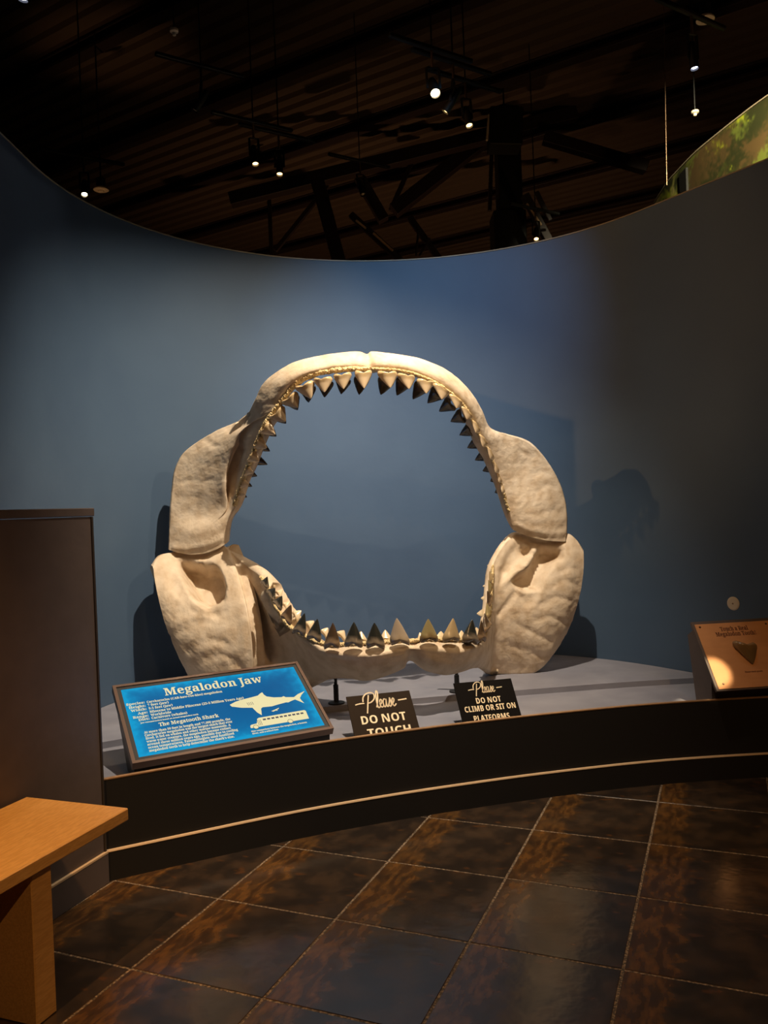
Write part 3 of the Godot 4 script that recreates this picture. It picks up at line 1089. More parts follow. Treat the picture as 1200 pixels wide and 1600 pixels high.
	# ---- lower jaw, from the left wing through the arch to the right wing
	var lo := [
		sec(V(239, 886), V(291, 1052), -8, Z.call(5.36, 5.30, 5.32), 0.06),
		sec(V(250, 870), V(309, 1078), -6, Z.call(5.44, 5.27, 5.3), 0.07),
		sec(V(277, 862), V(335, 1093), -2, Z.call(5.58, 5.24, 5.27), 0.08),
		sec(V(312, 857), V(356, 1095), 3, Z.call(5.60, 5.22, 5.25), 0.08),
		sec(V(341, 850), V(378, 1090), 7, Z.call(5.58, 5.2, 5.22), 0.08),
		sec(V(356, 857), V(394, 1076), 13, Z.call(5.54, 5.19, 5.2), 0.09),
		sec(V(359, 860), V(395, 1077), 12, Z.call(5.56, 5.27, 5.28), 0.09),
		sec(V(386, 884), V(428, 1090), 3, Z.call(5.42, 5.33, 5.3), 0.10),
		sec(V(406, 900), V(458, 1082), 3, Z.call(5.25, 5.23, 5.2), 0.09),
		sec(V(421, 923), V(482, 1071), 3, Z.call(5.14, 5.11, 5.12), 0.10),
		sec(V(432, 949), V(500, 1064), 3, Z.call(5.05, 5.0, 5.05), 0.11),
		sec(V(450, 976), V(516, 1061), 2, Z.call(4.97, 4.91, 5.0), 0.12),
		sec(V(478, 994), V(532, 1060), 1, Z.call(4.91, 4.84, 4.95), 0.13),
		sec(V(510, 1007), V(549, 1061), 0, Z.call(4.86, 4.78, 4.91), 0.13),
		sec(V(550, 1006), V(570, 1064), 0, Z.call(4.82, 4.73, 4.88), 0.13),
		sec(V(590, 1004), V(599, 1058), 0, Z.call(4.8, 4.71, 4.87), 0.13),
		sec(V(625, 1002), V(631, 1045), 0, Z.call(4.8, 4.72, 4.86), 0.13),
		sec(V(645, 1001), V(642, 1036), 0, Z.call(4.82, 4.75, 4.87), 0.13),
		sec(V(672, 999), V(668, 1049), 0, Z.call(4.84, 4.76, 4.9), 0.13),
		sec(V(700, 999), V(697, 1055), 0, Z.call(4.9, 4.82, 4.95), 0.13),
		sec(V(728, 999), V(722, 1050), 2, Z.call(4.98, 4.91, 5.03), 0.12),
		sec(V(748, 998), V(740, 1044), 3, Z.call(5.1, 5.04, 5.14), 0.11),
		sec(V(759, 985), V(752, 1044), 4, Z.call(5.26, 5.2, 5.28), 0.09),
		sec(V(765, 955), V(762, 1047), 4, Z.call(5.42, 5.38, 5.44), 0.08),
		sec(V(768, 915), V(766, 1050), 5, Z.call(5.54, 5.54, 5.62), 0.07),
		sec(V(771, 881), V(768, 1051), 7, Z.call(5.62, 5.6, 5.7), 0.07),
		sec(V(782, 858), V(788, 1053), 6, Z.call(5.68, 5.62, 5.72), 0.07),
		sec(V(802, 836), V(815, 1053), 5, Z.call(5.78, 5.63, 5.73), 0.08),
		sec(V(826, 834), V(836, 1050), 7, Z.call(5.85, 5.65, 5.73), 0.08),
		sec(V(857, 836), V(854, 1036), 8, Z.call(5.87, 5.68, 5.74), 0.08),
		sec(V(886, 835), V(872, 1011), 9, Z.call(5.84, 5.72, 5.77), 0.07),
		sec(V(902, 846), V(879, 1000), 9, Z.call(5.82, 5.76, 5.79), 0.065),
		sec(V(912, 864), V(885, 990), 8, Z.call(5.8, 5.79, 5.8), 0.06),
	]
	var lo_hollows := [
		[PackedVector2Array([V(279, 877), V(284, 895), V(292, 915), V(302, 937), V(322, 950), V(338, 943), V(349, 935), V(351, 915), V(346, 898), V(338, 884), V(318, 884), V(300, 878)]), 0.17, 8.0],
		[PackedVector2Array([V(836, 866), V(845, 853), V(862, 856), V(880, 857), V(879, 872), V(862, 884), V(850, 900), V(843, 921), V(822, 925), V(806, 918), V(797, 907), V(806, 898), V(822, 890)]), 0.10, 10.0],
		[PackedVector2Array([V(806, 846), V(826, 854), V(833, 863), V(824, 878), V(808, 890), V(792, 905), V(780, 915), V(779, 890), V(790, 866)]), 0.035, 10.0],
		[PackedVector2Array([V(815, 853), V(828, 855), V(833, 864), V(826, 873), V(817, 866)]), 0.04, 5.0],
		[PackedVector2Array([V(806, 925), V(842, 926), V(836, 945), V(822, 952), V(810, 940)]), 0.02, 8.0],
		[PackedVector2Array([V(258, 895), V(272, 890), V(288, 925), V(276, 935), V(262, 920)]), 0.012, 9.0],
	]
	var lo_grooves := [
		[PackedVector2Array([V(266, 994), V(280, 985), V(300, 976), V(322, 972), V(340, 962)]), 0.011, 4.0],
		[PackedVector2Array([V(330, 958), V(341, 960), V(350, 955)]), 0.014, 5.0],
		[PackedVector2Array([V(292, 1015), V(310, 1004), V(332, 1000), V(352, 1004)]), 0.008, 4.0],
		[PackedVector2Array([V(300, 1040), V(318, 1028), V(345, 1022), V(372, 1034)]), 0.008, 4.0],
		[PackedVector2Array([V(362, 1040), V(372, 1041), V(380, 1045)]), 0.012, 4.0],
		[PackedVector2Array([V(270, 965), V(288, 958), V(300, 955)]), 0.007, 4.0],
		[PackedVector2Array([V(282, 876), V(300, 881), V(322, 880), V(348, 870)]), -0.02, 5.0],
		[PackedVector2Array([V(780, 960), V(792, 945), V(806, 925)]), 0.012, 4.0],
		[PackedVector2Array([V(876, 895), V(888, 886), V(900, 890)]), 0.008, 4.0],
		[PackedVector2Array([V(866, 915), V(884, 905), V(902, 915)]), 0.009, 4.0],
		[PackedVector2Array([V(846, 945), V(868, 932), V(890, 938)]), 0.010, 4.0],
		[PackedVector2Array([V(838, 968), V(860, 962), V(886, 975)]), 0.009, 4.0],
		[PackedVector2Array([V(812, 978), V(836, 990), V(862, 1002)]), 0.008, 4.0],
		[PackedVector2Array([V(800, 1010), V(826, 1018), V(846, 1026)]), 0.006, 5.0],
		[PackedVector2Array([V(836, 860), V(826, 882), V(806, 900), V(796, 905)]), -0.02, 4.0],
		[PackedVector2Array([V(645, 998), V(646, 1014), V(642, 1036)]), 0.02, 9.0],
		[PackedVector2Array([V(520, 1029), V(560, 1036), V(604, 1034), V(640, 1021), V(676, 1024), V(712, 1033), V(742, 1024)]), 0.006, 6.0],
		[PackedVector2Array([V(500, 1016), V(540, 1024), V(584, 1024), V(630, 1012), V(676, 1012), V(716, 1020), V(748, 1008)]), -0.008, 5.0],
	]
	var lo_wing := func(q: Vector2) -> float: return maxf(smoothstep(400, 380, q.x), smoothstep(765, 785, q.x))
	made = jaw_body(lo, SH, 0, lo_hollows, lo_grooves, lo_wing)
	var lower := part("lower_jaw", made[0], M.bone, jaw)
	var lg: PackedVector3Array = made[1]
	part("gum_ridge", gum_strip(lg, 64, 200, 0.015, -0.01, 5), M.gum, lower).set_meta("label", "yellowish bumpy gum ridge of the lower jaw")
	for t in [
		[V(409, 911), V(419, 921), V(418, 901), "black"], [V(417, 924), V(428, 941), V(430, 919), "black"], [V(427, 942), V(439, 955), V(441, 931), "black"], [V(439, 965), V(454, 978), V(455, 945), "brown"],
		[V(456, 990), V(476, 995), V(476, 958), "black"], [V(479, 999), V(501, 1004), V(496, 967), "black"], [V(506, 1015), V(531, 1013), V(520, 973), "brown"], [V(538, 1011), V(567, 1012), V(553, 972), "black"],
		[V(572, 1013), V(602, 1014), V(585, 973), "black"], [V(610, 1008), V(641, 1008), V(620, 966), "fawn"], [V(656, 1004), V(684, 1003), V(669, 967), "olive"], [V(691, 1003), V(716, 1003), V(708, 966), "tan"],
		[V(722, 1003), V(743, 1008), V(738, 968), "black"], [V(746, 1003), V(757, 1003), V(752, 969), "brown"], [V(754, 990), V(762, 978), V(757, 958), "brown"], [V(759, 970), V(765, 956), V(760, 942), "olive"],
		[V(763, 950), V(767, 936), V(761, 923), "brown"], [V(764, 930), V(768, 919), V(763, 906), "olive"], [V(766, 912), V(769, 901), V(764, 892), "tan"],
	]:
		tooth(lower, lg, t[0], t[1], t[2], -0.075, -0.01, t[3])
	for t in [
		[V(407, 904), V(416, 908), V(416, 897)], [V(420, 913), V(429, 920), V(431, 906)], [V(430, 926), V(438, 937), V(442, 921)], [V(441, 945), V(449, 957), V(453, 939)], [V(456, 958), V(464, 974), V(471, 954)],
		[V(475, 974), V(486, 991), V(491, 970)], [V(500, 987), V(512, 1004), V(513, 981)], [V(524, 990), V(540, 1006), V(538, 985)], [V(556, 1002), V(574, 1004), V(564, 986)], [V(594, 1002), V(614, 1004), V(602, 984)],
		[V(653, 1002), V(668, 1003), V(656, 988)], [V(680, 1000), V(698, 1001), V(689, 986)], [V(714, 1000), V(730, 1001), V(721, 985)], [V(740, 998), V(754, 994), V(744, 980)],
		[V(762, 968), V(758, 952), V(745, 959)], [V(764, 943), V(762, 930), V(751, 935)], [V(765, 922), V(763, 912), V(754, 916)], [V(767, 904), V(765, 895), V(758, 899)], [V(769, 890), V(767, 880), V(761, 884)],
	]:
		tooth(lower, lg, t[0], t[1], t[2], 0.05, 0.02, "cream")

	# ---- the two black posts under the arch
	for s in [[V(525, 1102), V(523, 1052), 4.93, "slim black steel post under the left part of the lower jaw"], [V(718, 1090), V(717, 1047), 4.95, "slim black steel post under the right part of the lower jaw"]]:
		var foot := at_height(s[0].x, s[0].y, TIER)
		foot.z = minf(foot.z, -4.93 if s[0].x < 600 else -5.11)
		var head := at(s[1].x, s[1].y, s[2] - 0.12)
		var o := thing("jaw_post", s[3], "post", foot, "steel posts under the jaw")
		var mb := MB.new()
		lathe(mb, [Vector2(0.001, 0.0), Vector2(0.05, 0.0), Vector2(0.05, 0.008), Vector2(0.012, 0.014), Vector2(0.001, 0.014)], Transform3D(Basis(), foot))
		part("base_plate", mb.mesh(false), M.black_metal, o)
		mb = MB.new()
		tube(mb, PackedVector3Array([foot + Vector3(0, 0.012, 0), Vector3(foot.x, lerpf(foot.y, head.y, 0.55), foot.z)]), [0.016])
		tube(mb, PackedVector3Array([Vector3(foot.x, lerpf(foot.y, head.y, 0.5), foot.z), Vector3(foot.x, head.y, foot.z)]), [0.010])
		part("pole", mb.mesh(true), M.black_metal, o)
		mb = MB.new()
		tube(mb, PackedVector3Array([Vector3(foot.x, head.y - 0.005, foot.z), Vector3(foot.x - 0.03, head.y + 0.012, foot.z), Vector3(foot.x - 0.11, head.y + 0.03, foot.z - 0.02)]), [0.016, 0.016, 0.012])
		part("cradle", mb.mesh(true), M.black_metal, o)


# ---------------------------------------------------------------- signs
func words(parent: Node3D, text: String, frame: Transform3D, x: float, y: float, width: float, em: float, mat_: Material, serif := true, align := 0, called := "lettering", weight := 700, thick := 0.0008) -> void:
	var f := SystemFont.new()
	f.font_names = PackedStringArray(["Droid Serif" if serif else "Droid Sans"])
	f.font_weight = weight
	var t := TextMesh.new()
	t.text = text
	t.font = f
	t.font_size = 48
	t.pixel_size = 1.0 / 48
	t.depth = 0.02
	t.curve_step = 1.0 if em > 0.03 else 3.0
	t.horizontal_alignment = HORIZONTAL_ALIGNMENT_LEFT
	var box_ := t.get_aabb()
	var sx := em if width <= 0.0 else width / box_.size.x
	var lift := (f.get_ascent(48) - f.get_descent(48)) / 96.0
	var x0 := x - box_.position.x * sx - (box_.size.x * sx * (0.5 if align == 1 else 1.0) if align else 0.0)
	part(called, t, mat_, parent, frame * Transform3D(Basis(Vector3(sx, 0, 0), Vector3(0, em, 0), Vector3(0, 0, thick / 0.02)), Vector3(x0, y + lift * em, 0.0006)))


func rect(x0: float, y0: float, x1: float, y1: float) -> PackedVector2Array:
	return PackedVector2Array([Vector2(x0, y0), Vector2(x1, y0), Vector2(x1, y1), Vector2(x0, y1)])


func disc(c: Vector2, r: float, n := 20) -> PackedVector2Array:
	var out := PackedVector2Array()
	for k in n:
		out.append(c + Vector2(cos(TAU * k / n), sin(TAU * k / n)) * r)
	return out


func plate(parent: Node3D, called: String, outlines: Array, frame: Transform3D, z0: float, z1: float, m: Material) -> MeshInstance3D:
	var mb := MB.new()
	for o in outlines:
		prism(mb, o, frame, z0, z1)
	return part(called, mb.mesh(false), m, parent)


# four mitred frame bars round (0,0)-(w,h), width b
func frame_bars(mb: MB, fr: Transform3D, w: float, h: float, b: float, z0: float, z1: float) -> void:
	var o := [Vector2(0, 0), Vector2(w, 0), Vector2(w, h), Vector2(0, h)]
	var n := [Vector2(b, b), Vector2(w - b, b), Vector2(w - b, h - b), Vector2(b, h - b)]
	for k in 4:
		prism(mb, PackedVector2Array([o[k], o[(k + 1) % 4], n[(k + 1) % 4], n[k]]), fr, z0, z1)


func tilted(bl: Vector3, e: Vector3, u: Vector3) -> Transform3D:
	var x := e.normalized()
	var y := (u - x * u.dot(x)).normalized()
	return Transform3D(Basis(x, y, x.cross(y)), bl)


func lit_texture() -> ImageTexture:
	var n := FastNoiseLite.new()
	n.seed = 9
	n.frequency = 0.05
	var w := 192
	var h := 96
	var im := Image.create(w, h, false, Image.FORMAT_RGB8)
	for y in h:
		for x in w:
			var e := minf(minf(x, w - 1 - x) / 12.0, minf(y, h - 1 - y) / 9.0) + n.get_noise_2d(x * 2.0, y * 2.0) * 0.5
			var k := clampf(exp(-maxf(e, 0.0)) + 0.12 * float(y) / h + 0.14 * float(w - x) / w, 0.0, 1.0)
			im.set_pixel(x, y, Color(0.0, 0.36, 0.60).lerp(Color(0.01, 0.66, 0.88), k))
	return ImageTexture.create_from_image(im)


func build_light_sign() -> void:
	var fr := tilted(Vector3(-1.194, 0.475, -3.708), Vector3(0.892, 0, -0.469), Vector3(-0.222, 0.273, -0.424))
	var W := 1.008
	var H := 0.551
	var o := thing("lightbox_sign", "backlit blue information panel about the jaw in a dark slanted frame", "sign", Vector3(-0.85, DECK, -4.05))
	# the pedestal under the slanted head
	var mb := MB.new()
	var x := fr.basis.x
	var back := Vector3(fr.basis.y.x, 0, fr.basis.y.z).normalized()
	var side := Transform3D(Basis(back, Vector3.UP, back.cross(Vector3.UP)), Vector3(fr.origin.x, 0, fr.origin.z))
	var s := x.dot(side.basis.z)
	var shape := PackedVector2Array([Vector2(0.03, DECK), Vector2(0.03, 0.44), Vector2(0.47, 0.695), Vector2(0.47, 0.66), Vector2(0.2, DECK)])
	prism(mb, shape, side, signf(s) * 0.012, signf(s) * (W - 0.012))
	part("pedestal", mb.mesh(false), M.sign_black, o)
	mb = MB.new()
	prism(mb, rect(0.001, 0.001, W - 0.001, H - 0.001), fr, -0.035, -0.012)
	part("case", mb.mesh(false), M.sign_black, o)
	mb = MB.new()
	frame_bars(mb, fr, W, H, 0.016, -0.036, 0.004)
	part("frame", mb.mesh(false), M.sign_frame, o)
	mb = MB.new()
	frame_bars(mb, fr * Transform3D(Basis(), Vector3(0.016, 0.016, 0)), W - 0.032, H - 0.032, 0.02, -0.012, -0.001)
	part("inner_border", mb.mesh(false), M.black_metal, o)
	var m := StandardMaterial3D.new()
	m.resource_name = "lit_screen_blue"
	m.albedo_color = Color(0.01, 0.03, 0.05)
	m.roughness = 0.55
	m.metallic_specular = 0.15
	m.emission_enabled = true
	m.emission_texture = lit_texture()
	m.emission = Color.BLACK
	m.emission_energy_multiplier = 0.8
	mb = MB.new()
	var q := [Vector2(0.034, 0.034), Vector2(W - 0.034, 0.034), Vector2(W - 0.034, H - 0.034), Vector2(0.034, H - 0.034)]
	var ids := []
	for k in 4:
		ids.append(mb.add(fr * Vector3(q[k].x, q[k].y, -0.002), Color.WHITE, [Vector2(0, 1), Vector2(1, 1), Vector2(1, 0), Vector2(0, 0)][k]))
	mb.quad(ids[0], ids[3], ids[2], ids[1])
	mb.mark = mb.i.size()
	var scr := part("light_panel", mb.mesh(false), m, o)
	var l := AreaLight3D.new()
	l.name = "panel_light"
	o.add_child(l, true)
	l.transform = whole(o).affine_inverse() * (fr * Transform3D(Basis(), Vector3(W / 2, H / 2, 0.012)))
	l.transform.basis = fr.basis * Basis(Vector3.UP, PI)
	l.area_size = Vector2(W - 0.07, H - 0.07)
	l.light_color = Color(0.2, 0.6, 0.95)
	l.light_energy = 0.12
	l.shadow_enabled = true
	var P: Material = M.lit_print
	words(scr, "Megalodon Jaw", fr, 0.241, 0.425, 0.522, 0.078, P)
	words(scr, "Carcharocles (CAR-kaw-roe-kles) megalodon", fr, 0.142, 0.389, 0.387, 0.021, P)
	var y := [0.390, 0.365, 0.341, 0.316, 0.292, 0.270]
	var lab := ["Species:", "Height:", "Width:", "Age:", "Range:", "Diet:"]
	var val := ["", "7 feet (jaw)", "9.5 feet (jaw)", "Miocene to Middle Pliocene (25-3 Million Years Ago)", "Worldwide", "Carnivore (whales)"]
	var wid := [0.0, 0.103, 0.118, 0.482, 0.1, 0.175]
	for k in 6:
		words(scr, lab[k], fr, 0.131, y[k], 0, 0.0225, P, true, 2)
		if k:
			words(scr, val[k], fr, 0.142, y[k], wid[k], 0.0225, P)
	words(scr, "Jaw reconstruction based on actual megalodon teeth", fr, 0.084, 0.251, 0.284, 0.0125, P)
	words(scr, "The Megatooth Shark", fr, 0.166, 0.213, 0.297, 0.034, P)
	var body := ["At more than 50 feet in length and 77,000 pounds, the", "Carcharocles megalodon was the largest shark that ever", "lived. It fed on whales and other marine mammals. A", "warm water creature, the megalodon became extinct", "around three million years ago, possibly due to cooling", "ocean temperatures. Paleontologists used fossilized", "megalodon teeth to help determine the shark's size."]
	for k in 7:
		words(scr, body[k], fr, 0.088, 0.180 - 0.0205 * k, [0.425, 0.43, 0.415, 0.41, 0.44, 0.415, 0.41][k], 0.021, P)
	words(scr, "Size comparison between the megalodon, a human", fr, 0.59, 0.072, 0.297, 0.0135, P)
	words(scr, "diver, and a school bus.", fr, 0.59, 0.056, 0.138, 0.0135, P)
	var shark := PackedVector2Array([V(0.54, 0.288), V(0.575, 0.304), V(0.619, 0.313), V(0.668, 0.319), V(0.703, 0.325), V(0.716, 0.336), V(0.733, 0.345), V(0.736, 0.325), V(0.746, 0.308), V(0.781, 0.293), V(0.822, 0.286), V(0.835, 0.291), V(0.844, 0.281), V(0.887, 0.272), V(0.917, 0.291), V(0.961, 0.306), V(0.934, 0.282), V(0.916, 0.258), V(0.918, 0.24), V(0.925, 0.216), V(0.905, 0.236), V(0.887, 0.254), V(0.865, 0.248), V(0.844, 0.24), V(0.832, 0.243), V(0.783, 0.236), V(0.749, 0.23), V(0.699, 0.234), V(0.688, 0.225), V(0.684, 0.206), V(0.677, 0.178), V(0.66, 0.203), V(0.647, 0.242), V(0.592, 0.254), V(0.546, 0.273)])
	plate(scr, "shark_silhouette", [shark], fr, 0.0, 0.0008, P)
	var gills := []
	for k in 4:
		gills.append(PackedVector2Array([V(0.632 + 0.009 * k, 0.262), V(0.634 + 0.009 * k, 0.262), V(0.631 + 0.009 * k, 0.284), V(0.629 + 0.009 * k, 0.284)]))
	plate(scr, "gill_marks", gills, fr, 0.0008, 0.0014, M.lit_blue_ink)
	plate(scr, "diver_silhouette", [PackedVector2Array([V(0.735, 0.196), V(0.752, 0.201), V(0.768, 0.206), V(0.782, 0.211), V(0.777, 0.204), V(0.765, 0.199), V(0.77, 0.193), V(0.757, 0.195), V(0.744, 0.19)])], fr, 0.0, 0.0008, P)
	plate(scr, "bus_silhouette", [PackedVector2Array([V(0.595, 0.1), V(0.908, 0.1), V(0.912, 0.158), V(0.905, 0.165), V(0.655, 0.162), V(0.645, 0.156), V(0.634, 0.125), V(0.604, 0.122), V(0.596, 0.115)]), disc(V(0.622, 0.102), 0.0135), disc(V(0.806, 0.102), 0.0135)], fr, 0.0, 0.0008, P)
	var win := []
	for k in 10:
		win.append(rect(0.672 + 0.0228 * k, 0.139, 0.688 + 0.0228 * k, 0.150))
	for k in 3:
		win.append(rect(0.641 + 0.008 * k, 0.108, 0.643 + 0.008 * k, 0.148))
	plate(scr, "bus_windows", win, fr, 0.0008, 0.0014, M.lit_blue_ink)
	var rims := []
	for c in [V(0.622, 0.102), V(0.806, 0.102)]:
		for k in 20:
			var a := TAU * k / 20
			var b := TAU * (k + 1) / 20
			rims.append(PackedVector2Array([c + Vector2(cos(a), sin(a)) * 0.0125, c + Vector2(cos(b), sin(b)) * 0.0125, c + Vector2(cos(b), sin(b)) * 0.0145, c + Vector2(cos(a), sin(a)) * 0.0145]))
	plate(scr, "wheel_rims", rims, fr, 0.0008, 0.0014, M.lit_blue_ink)


# the word of the small signs in a brush-like hand, drawn as strokes; unit width
func script_word(parent: Node3D, frame: Transform3D, x: float, y: float, width: float, m: Material) -> void:
	var strokes := [
		[V(0.0, 0.19), V(0.08, 0.205), V(0.16, 0.205)], [V(0.185, 0.0), V(0.215, 0.12), V(0.25, 0.26), V(0.275, 0.36)],
		[V(0.15, 0.24), V(0.17, 0.33), V(0.24, 0.4), V(0.33, 0.415), V(0.385, 0.37), V(0.37, 0.28), V(0.3, 0.215), V(0.235, 0.2)],
		[V(0.385, 0.12), V(0.42, 0.2), V(0.455, 0.32), V(0.45, 0.38), V(0.425, 0.35), V(0.405, 0.2), V(0.41, 0.12), V(0.435, 0.11), V(0.455, 0.13)],
		[V(0.455, 0.15), V(0.49, 0.175), V(0.505, 0.215), V(0.485, 0.235), V(0.462, 0.2), V(0.462, 0.14), V(0.485, 0.11), V(0.52, 0.13)],
		[V(0.585, 0.225), V(0.55, 0.235), V(0.525, 0.19), V(0.525, 0.13), V(0.545, 0.11), V(0.572, 0.15), V(0.59, 0.23), V(0.58, 0.15), V(0.592, 0.11), V(0.615, 0.13)],
		[V(0.615, 0.13), V(0.65, 0.2), V(0.662, 0.245), V(0.672, 0.19), V(0.668, 0.13), V(0.645, 0.11), V(0.63, 0.125)],
		[V(0.69, 0.15), V(0.722, 0.175), V(0.738, 0.215), V(0.72, 0.235), V(0.697, 0.2), V(0.697, 0.14), V(0.72, 0.11), V(0.76, 0.14)],
		[V(0.82, 0.2), V(0.9, 0.205), V(0.975, 0.21)],
	]
	var mb := MB.new()
	for j in strokes.size():
		var s: Array = strokes[j]
		if j > 2 and j < 8:
			s = s.map(func(q): return Vector2(q.x, 0.09 + (q.y - 0.11) * 1.3))
		var p := smooth_path(s, 4)
		for k in p.size() - 1:
			var d := (p[k + 1] - p[k]).normalized()
			var n := Vector2(-d.y, d.x) * 0.012
			var a := p[k] - d * 0.006
			var b := p[k + 1] + d * 0.006
			var quad := PackedVector2Array()
			for q in [a - n, b - n, b + n, a + n]:
				quad.append(Vector2(x, y) + q * width)
			prism(mb, quad, frame, 0.0006, 0.0014)
	part("script_word", mb.mesh(false), m, parent)


func build_small_signs() -> void:
	for k in 2:
		var fr: Transform3D = [tilted(Vector3(-0.203, 0.45, -4.2), Vector3(0.346, 0, -0.098), Vector3(-0.038, 0.144, -0.133)), tilted(Vector3(0.374, 0.45, -4.381), Vector3(0.334, 0, -0.072), Vector3(-0.027, 0.164, -0.128))][k]
		var w: float = [0.355, 0.339][k]
		var low: float = [-0.072, -0.07][k]
		var o := thing("warning_sign", ["brownish black tilted sign asking not to touch, left of the two platform signs", "black tilted sign asking not to climb or sit, right of the two platform signs"][k], "sign", fr * Vector3(w / 2, low, 0), "small warning signs on the platform")
		var mb := MB.new()
		box(mb, fr * Vector3(w / 2, (0.207 + low) / 2, -0.003), Vector3(w / 2, (0.207 - low) / 2, 0.003), fr.basis, 0.001)
		var panel := part("panel", mb.mesh(false), M.sign_dark if k else M.sign_brown, o)
		# a folding easel leg behind
		mb = MB.new()
		var top := fr * Vector3(w / 2, 0.17, -0.008)
		var behind := fr.basis.y
		bar(mb, top, Vector3(top.x + behind.x * 0.06, DECK + 0.004, top.z + behind.z * 0.06), 0.05, 0.004)
		part("easel_leg", mb.mesh(false), M.sign_black, o)
		if k == 0:
			script_word(panel, fr, 0.042, 0.096, 0.29, M.sign_print)
			words(panel, "DO NOT", fr, 0.054, 0.033, 0.244, 0.066, M.sign_print, false)
			words(panel, "TOUCH", fr, 0.072, -0.045, 0.236, 0.066, M.sign_print, false)
		else:
			script_word(panel, fr, 0.076, 0.118, 0.2, M.sign_print)
			words(panel, "DO NOT", fr, 0.105, 0.074, 0.143, 0.045, M.sign_print, false)
			words(panel, "CLIMB OR SIT ON", fr, 0.029, 0.029, 0.292, 0.045, M.sign_print, false)
			words(panel, "PLATFORMS", fr, 0.068, -0.028, 0.204, 0.045, M.sign_print, false)


func build_tooth_sign() -> void:
	var fr := tilted(Vector3(1.821, 0.52, -4.51), Vector3(0.286, 0, -0.03), Vector3(-0.028, 0.34, -0.267))
	var W := 0.46
	var H := 0.433
	var o := thing("touch_panel", "slanted copper-coloured panel with a mounted fossil tooth on a dark pedestal at the right edge", "sign", Vector3(2.0, DECK, -4.75))
	var back := Vector3(fr.basis.y.x, 0, fr.basis.y.z).normalized()
	var side := Transform3D(Basis(back, Vector3.UP, back.cross(Vector3.UP)), Vector3(fr.origin.x, 0, fr.origin.z))
	var s := signf(fr.basis.x.dot(side.basis.z))
	var mb := MB.new()
	prism(mb, PackedVector2Array([Vector2(0.075, DECK), Vector2(0.075, 0.59), Vector2(0.262, 0.815), Vector2(0.34, 0.77), Vector2(0.26, DECK)]), side, s * -0.004, s * (W + 0.004))
	part("pedestal", mb.mesh(false), M.partition_paint, o)
	mb = MB.new()
	prism(mb, rect(-0.014, -0.01, W + 0.014, H), fr, -0.022, -0.004)
	part("backing_board", mb.mesh(false), M.partition_paint, o)
	mb = MB.new()
	prism(mb, rect(0, 0, W, H - 0.02), fr, -0.004, 0.0)
	var pl := part("copper_plate", mb.mesh(false), M.copper_plate, o)
	words(pl, "Touch a Real", fr, 0.143, 0.36, 0.17, 0.038, M.copper_print)
	words(pl, "Megalodon Tooth!", fr, 0.105, 0.326, 0.245, 0.038, M.copper_print)
	words(pl, "Please touch gently", fr, 0.188, 0.089, 0.106, 0.012, M.copper_print)
	for p in [V(0.026, 0.394), V(W - 0.026, 0.392), V(0.036, 0.03), V(W - 0.036, 0.03)]:
		mb = MB.new()
		lathe(mb, [Vector2(0.001, 0.005), Vector2(0.004, 0.0045), Vector2(0.0065, 0.002), Vector2(0.0065, 0.0), Vector2(0.001, 0.0)], fr * Transform3D(Basis(Vector3.RIGHT, Vector3.BACK, Vector3.DOWN), Vector3(p.x, p.y, 0)), 14)
		part("screw", mb.mesh(true), M.screw_steel, o)
	var a := fr * Vector3(0.176, 0.282, 0.012)
	var b := fr * Vector3(0.308, 0.262, 0.012)
	var t := fr * Vector3(0.25, 0.136, 0.006)
	var q := tag(part("fossil_tooth", tooth_mesh(a, b, t, Color(0.20, 0.13, 0.06), Color(0.26, 0.16, 0.07), fr.basis.z), M.tooth, self), "brown glossy fossil shark tooth mounted on the copper-coloured panel", "fossil tooth")


# ---------------------------------------------------------------- bench, mural, ceiling things
func build_bench() -> void:
	var A := Vector3(-0.977, 0, -2.970)
	var run := Vector3(-0.345, 0, 0.938).normalized()
	var wide := Vector3(-run.z, 0, run.x)
	if wide.x > 0:
		wide = -wide
	var top := 0.54
	var L := 1.75
	var W := 0.475
	var o := thing("bench", "pale maple bench with a thick slab seat and slab legs on the tiled floor", "bench", A + run * L / 2 + wide * W / 2)
	o.rotation.y = -atan2(run.z, run.x)
	var b := Basis(run, Vector3.UP, run.cross(Vector3.UP))
	# the meshes are made in the bench's own axes, so that the grain runs along it
	var local := func(called: String, mid: Vector3, half: Vector3) -> void:
		var mi := part(called, box_mesh(Vector3.ZERO, half, Basis(), 0.004), M.maple, o, Transform3D(b, A + run * mid.x + wide * mid.z + Vector3(0, mid.y, 0)))
	local.call("seat", Vector3(L / 2, top - 0.0225, W / 2), Vector3(L / 2, 0.0225, W / 2))
	for x in [0.40, L - 0.40]:
		local.call("leg", Vector3(x, (top - 0.045) / 2, W / 2), Vector3(0.044, (top - 0.045) / 2, W / 2 - 0.032))
	local.call("stretcher", Vector3(L / 2, top - 0.045 - 0.05, W / 2), Vector3(L / 2 - 0.45, 0.05, 0.015))


